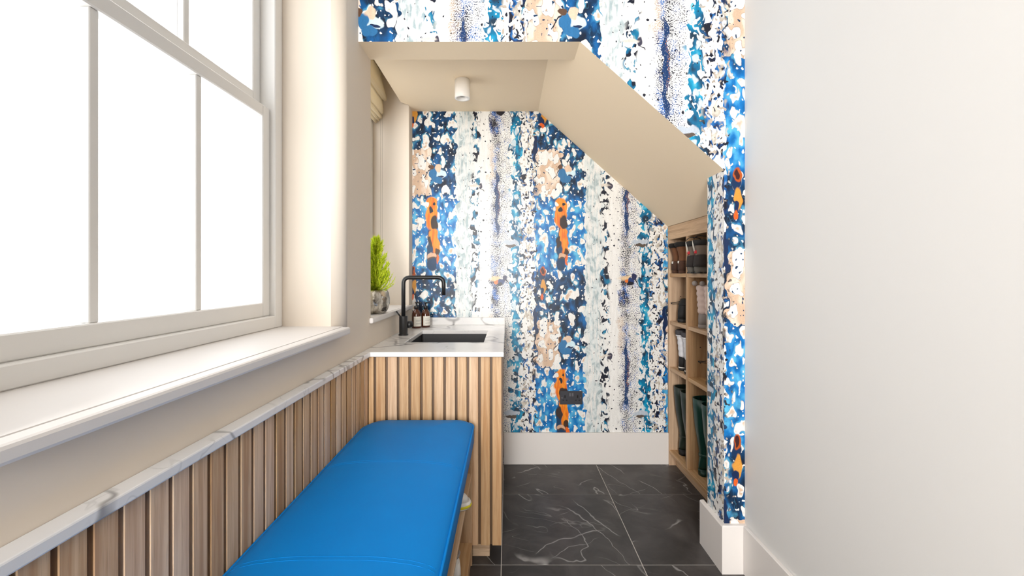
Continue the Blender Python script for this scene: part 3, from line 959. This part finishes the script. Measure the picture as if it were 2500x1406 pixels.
# ------------------------------------------------------------------ ceiling spotlight
sp_ = empty('ceiling_spotlight', (-0.248, 2.394, ZN))
tag(sp_, 'white cylindrical surface spotlight on the alcove ceiling', 'light')
m = MB(); m.lathe([(0.038, 0.0), (0.038, -0.004), (0.0415, -0.0045), (0.0415, -0.100), (0.0405, -0.102), (0.031, -0.102), (0.0285, -0.098)], n=48, cap1=False)
m.build('body', M['whitelamp'], sp_, recalc=False)
m = MB(); m.lathe([(0.0295, -0.1015), (0.020, -0.086)], n=48, cap0=False, cap1=False)
rf = m.build('reflector', M['whitelamp'], sp_, recalc=False)
m = MB(); m.lathe([(0.0205, -0.0862), (0.002, -0.0862)], n=32, cap0=False)
m.build('lens', M['lens'], rf)

# ------------------------------------------------------------------ power socket
so = empty('power_socket', (0.412, YB, 0.430))
tag(so, 'dark grey double power socket on the papered back wall', 'socket')
plate = boxo('plate', (-0.0735, 0.0735, -0.006, 0.0, -0.0435, 0.0435), M['socket'], so, bev=0.0015, seg=2)
for sx_ in (-0.041, 0.041):
    boxo('pin_slot', (sx_ - 0.0042, sx_ + 0.0042, -0.0068, -0.004, 0.000, 0.017), M['hole'], plate, bev=0.0)
    for dx in (-0.011, 0.011):
        boxo('pin_slot', (sx_ + dx - 0.0045, sx_ + dx + 0.0045, -0.0068, -0.004, -0.018, -0.012), M['hole'], plate, bev=0.0)
    boxo('switch', (sx_ * 0.21 - 0.006, sx_ * 0.21 + 0.006, -0.0090, -0.004, 0.010, 0.031), M['switch'], so, bev=0.001)
    m = MB(); m.tube([(sx_ * 1.46, -0.007, 0.0), (sx_ * 1.46, -0.004, 0.0)], 0.0028, 12)
    m.build('screw', M['steel'], plate)

# ------------------------------------------------------------------ bench with cushion
be = empty('storage_bench', (-0.37, 1.10, 0.0))
tag(be, 'open oak shoe bench under the blue cushion', 'bench')
bx0, bx1, by0, by1 = XSL + 0.002, -0.152, 0.36, 1.878
def rb(x0, x1, y0, y1, z0, z1): return (x0 + 0.37, x1 + 0.37, y0 - 1.10, y1 - 1.10, z0, z1)
boxo('seat_board', rb(bx0, bx1, by0, by1, 0.516, 0.538), M['oak_y'], be)
boxo('bottom_board', rb(bx0, bx1, by0 + 0.02, by1 - 0.02, 0.078, 0.100), M['oak_y'], be)
boxo('middle_shelf', rb(bx0 + 0.012, bx1 - 0.002, by0 + 0.02, by1 - 0.02, 0.376, 0.394), M['oak_y'], be)
boxo('end_panel', rb(bx0, bx1, by1 - 0.02, by1, 0.0, 0.516), M['oakp_z'], be)
boxo('end_panel', rb(bx0, bx1, by0, by0 + 0.02, 0.0, 0.516), M['oakp_z'], be)
boxo('back_panel', rb(bx0, bx0 + 0.012, by0 + 0.02, by1 - 0.02, 0.100, 0.516), M['oakp_z'], be)
boxo('plinth', rb(bx0, bx1 - 0.006, by0 + 0.02, by1 - 0.02, 0.0, 0.078), M['oak_y'], be)

cu = empty('bench_cushion', (-0.366, 1.10, 0.538))
tag(cu, 'long bright blue upholstered seat cushion on the oak bench', 'cushion')
cx0, cx1, cy0, cy1 = XSL + 0.003, -0.140, 0.345, 1.868
def cush_ring(inset, z, rl, rr, n=9, straight=60):
    """outline of the cushion in plan, counted from its near right corner"""
    x0, x1, y0, y1 = cx0 + inset, cx1 - inset, cy0 + inset, cy1 - inset
    pts = []
    def corner(px, py, a, r):
        for i in range(n + 1):
            t_ = math.radians(a + 90 * i / n)
            pts.append((px + r * math.cos(t_), py + r * math.sin(t_)))
    r_r, r_l = max(0.004, rr - inset * 0.5), max(0.004, rl - inset * 0.5)
    pts.append((x1, y0))
    for i in range(1, straight): pts.append((x1, y0 + (y1 - r_r - y0) * i / straight))
    corner(x1 - r_r, y1 - r_r, 0, r_r)
    for i in range(1, 12): pts.append((x1 - r_r + (x0 + r_l - x1 + r_r) * i / 12, y1))
    corner(x0 + r_l, y1 - r_l, 90, r_l)
    for i in range(1, straight): pts.append((x0, y1 - r_l + (y0 - y1 + r_l) * i / straight))
    pts.append((x0, y0))
    for i in range(1, 12): pts.append((x0 + (x1 - x0) * i / 12, y0))
    out = []
    for px, py in pts:
        dz = 0.0
        for ys in (1.396, 0.920):
            dd = abs(py - ys)
            dz -= 0.0
        out.append((px + 0.366, py - 1.10, z + dz))
    return out
m = MB()
RL, RR = 0.085, 0.060
m.loft([cush_ring(0.006, 0.0, RL, RR), cush_ring(0.0, 0.006, RL, RR), cush_ring(0.0, 0.060, RL, RR), cush_ring(0.004, 0.071, RL, RR), cush_ring(0.012, 0.0785, RL, RR),
        cush_ring(0.030, 0.088, RL, RR), cush_ring(0.065, 0.0965, RL, RR), cush_ring(0.12, 0.103, RL, RR), cush_ring(0.17, 0.1055, RL, RR), cush_ring(0.19, 0.1055, RL, RR)], True, True)
m.sm[-1] = True
cov = m.build('cover', M['vinyl'], cu)
m = MB()
m.tube([(x, y, z) for x, y, z in cush_ring(0.0015, 0.0685, RL, RR)], 0.0036, 8, closed=True)
m.build('piping', M['vinyl'], cov)
for ys in (1.396, 0.920):
    for dy in (-0.006, 0.006):
        m = MB()
        pts = []
        for i in range(33):
            f_ = i / 32
            ins = 0.012 + f_ * 0.0
            x = cx0 + 0.012 + (cx1 - cx0 - 0.024) * f_
            e_ = min(x - cx0, cx1 - x)
            tab = [(0.0, 0.060), (0.004, 0.071), (0.012, 0.0785), (0.030, 0.088), (0.065, 0.0965), (0.12, 0.103), (0.17, 0.1055), (0.24, 0.1055)]
            for (a, za), (b, zb) in zip(tab, tab[1:]):
                if a <= e_ <= b: z = za + (zb - za) * (e_ - a) / (b - a); break
            pts.append((x + 0.366, ys + dy - 1.10, z - 0.0003))
        m.tube(pts, 0.0009, 6)
        m.build('seam', M['vinyl'], cov)

# ------------------------------------------------------------------ shoe cabinet
sh = empty('shoe_cabinet', (1.20, 2.43, 0.0))
tag(sh, 'built-in oak shoe cubbyhole cabinet under the sloping soffit', 'cabinet')
def rs(x0, x1, y0, y1, z0, z1): return (x0 - 1.20, x1 - 1.20, y0 - 2.43, y1 - 2.43, z0, z1)
XB = 1.375
CY0, CY1 = 2.015, YB - 0.002
ZT = zs(XC) - 0.002
boxo('header', rs(XC, XC + 0.02, CY0, CY1, 1.455, ZT), M['oak_y'], sh)
endp = boxo('side_panel', rs(XC, XB - 0.01, CY1 - 0.024, CY1, 0.0, 1.455), M['oakp_z'], sh)
boxo('side_panel', rs(XC, XB - 0.01, CY0, CY0 + 0.022, 0.0, 1.455), M['oakp_z'], sh)
dv = [2.558, 2.288]
bays = [(2.571, CY1 - 0.024), (2.301, 2.545), (CY0 + 0.022, 2.275)]
divs = []
for d in dv:
    divs.append(boxo('divider', rs(XC + 0.001, XB - 0.01, d - 0.013, d + 0.013, 0.101, 1.455), M['oakp_z'], sh))
SHZ = (1.239, 0.934, 0.637)
for y0, y1 in bays:
    for z in SHZ:
        boxo('shelf', rs(XC + 0.004, XB - 0.01, y0, y1, z - 0.0225, z), M['oak_y'], sh)
boxo('bottom_board', rs(XC, XB - 0.01, CY0 + 0.022, CY1 - 0.024, 0.079, 0.101), M['oak_y'], sh)
boxo('back_panel', rs(XB - 0.01, XB, CY0, CY1, 0.079, 1.455), M['oakp_z'], sh)
boxo('top_board', rs(XC + 0.02, XB, CY0, CY1, 1.455, 1.473), M['oak_y'], sh)
boxo('plinth', rs(1.083, 1.10, CY0 + 0.022, CY1 - 0.024, 0.0, 0.079), M['oak_y'], sh)
for yf, s_, holder in ((dv[0] - 0.0131, -1, divs[0]), (CY1 - 0.0241, -1, endp)):
    for z in (1.09, 0.99, 0.81, 0.72, 0.48):
        m = MB(); m.tube([(1.115 - 1.20, yf - 2.43, z), (1.115 - 1.20, yf - 2.43 + s_ * 0.0008, z)], 0.0032, 10)
        m.build('shelf_pin_hole', M['hole'], holder)

# ------------------------------------------------------------------ footwear
def slices(m, rows, n=28, mat=0, inner=None):
    """horizontal outlines (z, back, front, half width, heel taper) lofted upward; toe is +x"""
    rings = []
    for row in rows:
        z, xb, xf, hw = row[:4]
        tp_ = row[4] if len(row) > 4 else 0.0
        sh_ = row[5] if len(row) > 5 else 0.0
        c, a = (xb + xf) / 2, (xf - xb) / 2
        ring = []
        for i in range(n):
            t_ = 2 * math.pi * i / n
            ct, st = math.cos(t_), math.sin(t_)
            e = 0.82
            px = c + a * math.copysign(abs(ct) ** e, ct)
            wy = hw * math.copysign(abs(st) ** e, st) * (1 - tp_ * (0.5 - 0.5 * ct))
            ring.append((px, wy, z + sh_ * ct))
        rings.append(ring)
    m.loft(rings, True, True, mat)

def shoe(name, loc, rz, label, cat, group):
    e = empty(name, loc, rz)
    tag(e, label, cat, group)
    return e

def mats(name, c, rough=0.6, var=0.12, scale=25, bump=0.1): return plain(name, c, rough, var=var, scale=scale, bump=bump, bscale=300)
M['green'] = mats('dark_green_rubber', rgb(10, 62, 54), 0.34, bump=0.0)
M['olive'] = mats('black_green_rubber', rgb(30, 42, 34), 0.36, bump=0.0)
M['rubber'] = mats('black_rubber', rgb(22, 22, 22), 0.6)
M['suede'] = mats('brown_suede', rgb(104, 66, 40), 0.9, var=0.2, scale=40, bump=0.4)
M['suede_dark'] = mats('dark_brown_suede', rgb(72, 46, 32), 0.9, var=0.2, scale=40, bump=0.4)
M['fur'] = mats('black_fleece', rgb(20, 16, 14), 0.95, bump=0.8)
M['hike'] = mats('grey_brown_nubuck', rgb(108, 96, 86), 0.85, var=0.15, bump=0.3)
M['hike_dark'] = mats('charcoal_mesh', rgb(42, 36, 34), 0.85, bump=0.4)
M['hike_sole'] = mats('grey_tread_rubber', rgb(92, 88, 82), 0.8, bump=0.3)
M['red'] = mats('red_tab', rgb(196, 30, 44), 0.7)
M['blackfab'] = mats('black_nylon', rgb(26, 25, 26), 0.7, bump=0.3)
M['pink'] = mats('pale_pink_quilt', rgb(218, 196, 186), 0.7, var=0.06, bump=0.2)
M['greyfab'] = mats('grey_shoe_fabric', rgb(150, 142, 138), 0.8, bump=0.3)
M['whitequilt'] = mats('white_quilt', rgb(226, 226, 230), 0.6, var=0.04, bump=0.2)
M['whiteleather'] = mats('white_leather', rgb(228, 224, 218), 0.5, var=0.03, bump=0.1)
M['yellow'] = mats('yellow_sole', rgb(206, 196, 40), 0.6)
M['darkcollar'] = mats('dark_grey_collar', rgb(70, 68, 72), 0.9, bump=0.6)

def dup(root, loc, rz, label=None):
    r = root.copy(); col.objects.link(r); r.location = loc; r.rotation_euler = (0, 0, rz)
    if label: r['label'] = label
    for ch in list(root.children):
        c = ch.copy(); col.objects.link(c); c.parent = r
        for g in list(ch.children):
            d = g.copy(); col.objects.link(d); d.parent = c
    return r

# wellington boots: sole, boot, rim band, strap; heel at x=0, toe at +x
def wellington(loc, rz, h, mat, label, group, strap=True):
    e = shoe('wellington_boot', loc, rz, label, 'boot', group)
    m = MB()
    slices(m, [(0.0, 0.004, 0.075, 0.031), (0.022, 0.002, 0.080, 0.033), (0.0221, 0.0, 0.262, 0.046, 0.28), (0.036, 0.0, 0.268, 0.048, 0.28)])
    m.box(0.085, 0.258, -0.040, 0.040, 0.0, 0.0221, bev=0.006)
    m.build('sole', M['rubber'] if mat == M['olive'] else mat, e)
    m = MB()
    rows = [(0.036, 0.002, 0.264, 0.046, 0.28), (0.055, 0.002, 0.262, 0.046, 0.25), (0.075, 0.004, 0.235, 0.044, 0.2), (0.095, 0.008, 0.180, 0.042, 0.1), (0.115, 0.010, 0.145, 0.041),
            (0.150, 0.006, 0.128, 0.043), (0.200, -0.002, 0.126, 0.047), (0.270, -0.014, 0.128, 0.053), (h - 0.07, -0.022, 0.130, 0.057), (h, -0.026, 0.134, 0.060),
            (h + 0.001, -0.021, 0.129, 0.055), (h - 0.06, -0.018, 0.125, 0.052), (h - 0.16, -0.008, 0.12, 0.046)]
    slices(m, rows)
    bb = m.build('boot_body', mat, e)
    m = MB()
    slices(m, [(0.104, 0.007, 0.166, 0.0435), (0.107, 0.006, 0.160, 0.0445), (0.119, 0.007, 0.146, 0.0435), (0.122, 0.009, 0.142, 0.0420)])
    m.build('ankle_band', mat, bb)
    if strap:
        boxo('buckle_tab', (0.030, 0.052, 0.052, 0.064, h - 0.075, h - 0.055), M['rubber'], bb)
        boxo('side_strap', (0.036, 0.046, 0.052, 0.0595, h - 0.085, h - 0.006), M['rubber'], bb)
    return e
Z0 = 0.101
wellington((1.075, 2.477, Z0), 0.10, 0.432, M['green'], 'dark green wellington boot with black strap, beside the cabinet divider', 'green wellington boots in the cabinet')
wellington((1.072, 2.358, Z0), 0.04, 0.432, M['green'], 'dark green wellington boot beside the papered pier', 'green wellington boots in the cabinet')
wellington((1.074, 2.760, Z0), 0.06, 0.425, M['olive'], 'blackish green wellington boot in the corner cubby by the back wall', 'black wellington boots in the cabinet', False)
wellington((1.068, 2.640, Z0), 0.02, 0.425, M['olive'], 'blackish green wellington boot in front of its pair by the divider', 'black wellington boots in the cabinet', False)

# brown suede boots with fleece tops
def suede_boot(loc, rz, label):
    e = shoe('suede_boot', loc, rz, label, 'boot', 'brown suede boots on the top shelf')
    m = MB(); slices(m, [(0.0, 0.004, 0.225, 0.040, 0.2), (0.003, 0.0, 0.230, 0.042, 0.2), (0.020, 0.0, 0.230, 0.043, 0.2), (0.022, 0.003, 0.226, 0.041, 0.2)])
    m.build('sole', M['suede_dark'], e)
    m = MB()
    slices(m, [(0.022, 0.003, 0.226, 0.041, 0.2), (0.050, 0.002, 0.222, 0.042, 0.1), (0.075, 0.004, 0.180, 0.042), (0.100, 0.006, 0.130, 0.042), (0.130, 0.000, 0.118, 0.045), (0.168, -0.012, 0.122, 0.052), (0.170, -0.006, 0.116, 0.047), (0.120, 0.006, 0.11, 0.04)])
    m.build('boot_body', M['suede'], e)
    m = MB(); slices(m, [(0.020, -0.001, 0.06, 0.038), (0.070, 0.000, 0.06, 0.0425), (0.076, 0.006, 0.05, 0.040)])
    hc = m.build('heel_counter', M['suede_dark'], e)
    m = MB(); slices(m, [(0.160, -0.014, 0.124, 0.054), (0.172, -0.022, 0.134, 0.0575), (0.186, -0.018, 0.130, 0.055), (0.189, -0.008, 0.118, 0.046), (0.16, 0.0, 0.11, 0.04)], n=40)
    m.build('fleece_collar', M['fur'], e)
    m = MB(); m.tube([(-0.003, 0, 0.068), (0.004, 0, 0.068)], 0.0075, 14)
    m.build('heel_badge', M['label'], hc)
    return e
suede_boot((1.038, 2.768, SHZ[0]), 0.05, 'brown suede boot with black fleece top, touching the cabinet end panel')
suede_boot((1.030, 2.652, SHZ[0]), -0.03, 'brown suede boot with black fleece top, next to the cabinet divider')

# hiking boots
def hiking_boot(loc, rz, label):
    e = shoe('hiking_boot', loc, rz, label, 'boot', 'grey hiking boots on the top shelf')
    m = MB(); slices(m, [(0.0, 0.006, 0.270, 0.040, 0.2), (0.012, 0.0, 0.278, 0.046, 0.2), (0.030, -0.004, 0.280, 0.047, 0.2), (0.044, 0.000, 0.274, 0.044, 0.2)])
    hs_ = m.build('sole', M['hike_sole'], e)
    m = MB()
    for k_ in range(9): m.box(0.01 + k_ * 0.029, 0.028 + k_ * 0.029, -0.036, 0.036, 0.0, 0.008, bev=0.002)
    m.build('tread', M['rubber'], hs_)
    m = MB()
    slices(m, [(0.044, 0.000, 0.272, 0.044, 0.2), (0.065, 0.002, 0.266, 0.045, 0.15), (0.085, 0.004, 0.235, 0.044, 0.1), (0.105, 0.006, 0.180, 0.043), (0.130, 0.004, 0.150, 0.043), (0.155, 0.000, 0.146, 0.045)])
    hu = m.build('upper', M['hike'], e)
    m = MB(); slices(m, [(0.036, -0.004, 0.080, 0.044), (0.055, -0.003, 0.085, 0.0462), (0.075, 0.000, 0.080, 0.0458), (0.092, 0.003, 0.065, 0.0448), (0.100, 0.007, 0.05, 0.042)])
    m.build('heel_counter', M['hike_dark'], e)
    m = MB(); slices(m, [(0.150, -0.004, 0.148, 0.047), (0.162, -0.010, 0.150, 0.051), (0.176, -0.010, 0.145, 0.050), (0.180, 0.0, 0.135, 0.043), (0.14, 0.006, 0.13, 0.036)])
    m.build('padded_collar', M['blackfab'], e)
    boxo('red_tab', (-0.001, 0.012, -0.009, 0.009, 0.106, 0.124), M['red'], hu, bev=0.003)
    m = MB(); m.tube([(-0.002, -0.006, 0.118), (-0.009, -0.005, 0.150), (-0.013, 0.0, 0.176), (-0.009, 0.005, 0.150), (-0.002, 0.006, 0.118)], 0.0016, 8)
    m.build('pull_loop', M['label'], hu)
    for q_ in (0.094, 0.101):
        m = MB(); m.tube([(0.015, 0.0445, q_), (0.06, 0.0465, q_ - 0.006), (0.12, 0.0455, q_ - 0.022)], 0.0012, 6)
        m.build('stitch_line', M['red'], hu)
    m = MB()
    for q_ in range(5):
        x_, z_ = 0.150 + q_ * 0.018, 0.150 - q_ * 0.013
        m.tube([(x_, -0.026, z_), (x_ + 0.006, 0, z_ + 0.010), (x_, 0.026, z_)], 0.0025, 6)
    hl = m.build('laces', M['blackfab'], hu)
    m = MB(); m.tube(smoothcurve([(0.13, 0.02, 0.165), (0.07, 0.015, 0.200), (0.02, 0.03, 0.206), (0.01, 0.04, 0.186)], 0.02), 0.0022, 6)
    m.build('loose_lace', M['blackfab'], hu)
    return e
hiking_boot((1.004, 2.448, SHZ[0]), 0.06, 'grey and black hiking boot with red heel tab, nearer the divider')
hiking_boot((0.998, 2.345, SHZ[0]), -0.02, 'grey and black hiking boot with red heel tab, beside the pier')

# black ankle boots with drawcord
def black_boot(loc, rz, label, _=None):
    e = shoe('ankle_boot', loc, rz, label, 'boot', 'black ankle boots in the cabinet')
    m = MB(); slices(m, [(0.0, 0.004, 0.240, 0.038, 0.2), (0.006, 0.0, 0.246, 0.042, 0.2), (0.024, 0.0, 0.246, 0.042, 0.2)])
    m.build('sole', M['rubber'], e)
    m = MB(); slices(m, [(0.024, 0.002, 0.242, 0.041, 0.2), (0.05, 0.002, 0.236, 0.042, 0.1), (0.07, 0.004, 0.2, 0.041), (0.09, 0.008, 0.15, 0.040), (0.120, 0.014, 0.130, 0.040), (0.145, 0.024, 0.128, 0.040), (0.147, 0.030, 0.122, 0.035), (0.11, 0.03, 0.11, 0.03)])
    au = m.build('upper', M['blackfab'], e)
    m = MB(); m.tube(smoothcurve([(0.05, 0.030, 0.135), (0.01, 0.050, 0.120), (-0.006, 0.080, 0.118), (0.0, 0.085, 0.108), (0.03, 0.045, 0.112)], 0.012), 0.002, 6)
    m.build('drawcord', M['blackfab'], au)
    m = MB(); slices(m, [(0.108, 0.010, 0.137, 0.0425), (0.112, 0.009, 0.136, 0.044), (0.120, 0.012, 0.133, 0.043), (0.124, 0.016, 0.130, 0.041)])
    m.build('cuff_band', M['rubber'], au)
    return e
black_boot((1.058, 2.735, SHZ[1]), 0.08, 'black nylon ankle boot with drawcord, on the shelf under the suede boots', 'boots')
black_boot((1.062, 2.352, SHZ[2]), 0.02, 'black nylon ankle boot with drawcord, on the shelf under the pink boots', 'boots')

# pink snow boots
def pink_boot(loc, rz, label):
    e = shoe('snow_boot', loc, rz, label, 'boot', 'pale pink snow boots in the cabinet')
    m = MB(); slices(m, [(0.0, 0.004, 0.225, 0.038, 0.2), (0.006, 0.0, 0.230, 0.042, 0.2), (0.022, 0.0, 0.230, 0.043, 0.2)])
    m.build('sole', M['greyfab'], e)
    m = MB(); slices(m, [(0.022, 0.002, 0.226, 0.042, 0.2), (0.050, 0.002, 0.220, 0.043, 0.1), (0.072, 0.004, 0.18, 0.042), (0.086, 0.008, 0.14, 0.040)])
    m.build('foot_shell', M['greyfab'], e)
    m = MB()
    rows = []
    z = 0.08
    for k_ in range(5):
        for f_, b in ((0.0, 0.0), (0.3, 0.005), (0.7, 0.005)):
            rows.append((z + 0.032 * (k_ + f_), 0.006 - b - 0.002 * k_, 0.118 + b + 0.001 * k_, 0.040 + b + 0.001 * k_))
    rows += [(z + 0.160, 0.000, 0.122, 0.045), (z + 0.161, 0.006, 0.116, 0.040), (z + 0.11, 0.01, 0.11, 0.036)]
    slices(m, rows)
    m.build('quilted_shaft', M['pink'], e)
    m = MB(); m.sphere((-0.012, 0.018, 0.250), 0.015, 0.015, 0.015)
    m.build('pompom', M['greyfab'], e)
    return e
pink_boot((1.058, 2.438, SHZ[1]), 0.05, 'pale pink quilted snow boot with grey pompom, further from the pier')
pink_boot((1.055, 2.336, SHZ[1]), 0.0, 'pale pink quilted snow boot half hidden behind the pier')

# white quilted boots
def white_boot(loc, rz, label):
    e = shoe('quilted_boot', loc, rz, label, 'boot', 'white quilted boots in the cabinet')
    m = MB(); slices(m, [(0.0, 0.004, 0.235, 0.038, 0.2), (0.005, 0.0, 0.240, 0.042, 0.2), (0.016, 0.0, 0.240, 0.043, 0.2)])
    m.build('sole', M['rubber'], e)
    m = MB(); slices(m, [(0.016, 0.001, 0.238, 0.042, 0.2), (0.023, 0.001, 0.238, 0.042, 0.2)])
    m.build('white_midsole', M['whiteleather'], e)
    m = MB(); slices(m, [(0.023, 0.002, 0.236, 0.042, 0.2), (0.05, 0.002, 0.230, 0.043, 0.1), (0.075, 0.005, 0.17, 0.041), (0.090, 0.008, 0.135, 0.039)])
    m.build('foot_shell', M['blackfab'], e)
    m = MB()
    rows = []
    for k_ in range(4):
        for f_, b in ((0.0, 0.0), (0.3, 0.004), (0.7, 0.004)):
            rows.append((0.084 + 0.034 * (k_ + f_), 0.008 - b - 0.003 * k_, 0.118 + b, 0.039 + b + 0.001 * k_))
    slices(m, rows + [(0.220, -0.004, 0.120, 0.044)])
    m.build('quilted_shaft', M['whitequilt'], e)
    m = MB(); slices(m, [(0.216, -0.010, 0.126, 0.048), (0.228, -0.016, 0.132, 0.048), (0.246, -0.016, 0.130, 0.048), (0.252, -0.008, 0.120, 0.046), (0.22, 0.0, 0.11, 0.038)])
    m.build('soft_collar', M['darkcollar'], e)
    m = MB(); slices(m, [(0.210, -0.008, 0.124, 0.047), (0.214, -0.013, 0.129, 0.0505), (0.222, -0.012, 0.128, 0.050), (0.226, -0.010, 0.126, 0.048)])
    m.build('white_trim', M['whitequilt'], e)
    return e
white_boot((1.060, 2.727, SHZ[2]), 0.05, 'white quilted winter boot with black foot, nearer the end panel')
white_boot((1.054, 2.621, SHZ[2]), 0.0, 'white quilted winter boot with black foot, half hidden by the divider')

# bench shoes
def sneaker(loc, rz, label, mats_, group=None):
    e = shoe('sneaker', loc, rz, label, 'shoe', group)
    so_, up_, ac_ = mats_
    m = MB(); slices(m, [(0.0, 0.006, 0.270, 0.036, 0.25), (0.006, 0.0, 0.276, 0.043, 0.25), (0.022, -0.002, 0.280, 0.045, 0.25), (0.030, 0.002, 0.276, 0.042, 0.25)])
    ss_ = m.build('sole', so_, e)
    m = MB(); slices(m, [(0.009, -0.002, 0.279, 0.0445, 0.25), (0.011, -0.003, 0.281, 0.0455, 0.25), (0.017, -0.003, 0.282, 0.0458, 0.25), (0.019, -0.002, 0.280, 0.0448, 0.25)])
    m.build('sole_stripe', ac_, ss_)
    m = MB(); slices(m, [(0.030, 0.003, 0.272, 0.041, 0.25), (0.045, 0.003, 0.262, 0.042, 0.2), (0.060, 0.005, 0.225, 0.040, 0.1), (0.075, 0.007, 0.165, 0.037), (0.092, 0.008, 0.125, 0.034), (0.108, 0.006, 0.112, 0.034, 0, -0.010),
                         (0.110, 0.012, 0.106, 0.029, 0, -0.010), (0.085, 0.02, 0.10, 0.026), (0.06, 0.03, 0.10, 0.024)])
    su = m.build('upper', up_, e)
    m = MB(); slices(m, [(0.104, 0.003, 0.112, 0.0345, 0, -0.010), (0.111, 0.001, 0.114, 0.036, 0, -0.010), (0.115, 0.006, 0.110, 0.032, 0, -0.010), (0.106, 0.014, 0.104, 0.027, 0, -0.010)])
    m.build('collar', M['greyfab'], su)
    m = MB()
    for q_ in range(4):
        x_, z_ = 0.128 + q_ * 0.02, 0.092 - q_ * 0.008
        m.tube([(x_, -0.022, z_ - 0.006), (x_ + 0.004, 0, z_ + 0.004), (x_, 0.022, z_ - 0.006)], 0.0026, 6)
    m.build('laces', up_, su)
    m = MB(); slices(m, [(0.035, -0.001, 0.05, 0.026), (0.06, 0.0, 0.05, 0.0285), (0.092, 0.004, 0.04, 0.024)])
    m.build('heel_tab', up_, su)
    return e
sneaker((-0.412, 1.575, 0.394), 0.03, 'white running shoe with yellow sole stripe poking out from the bench shelf', (M['whiteleather'], M['whiteleather'], M['yellow']))
sneaker((-0.172, 1.600, 0.100), math.pi + 0.05, 'white leather sneaker on the bottom board of the bench', (M['whiteleather'], M['whiteleather'], M['greyfab']))
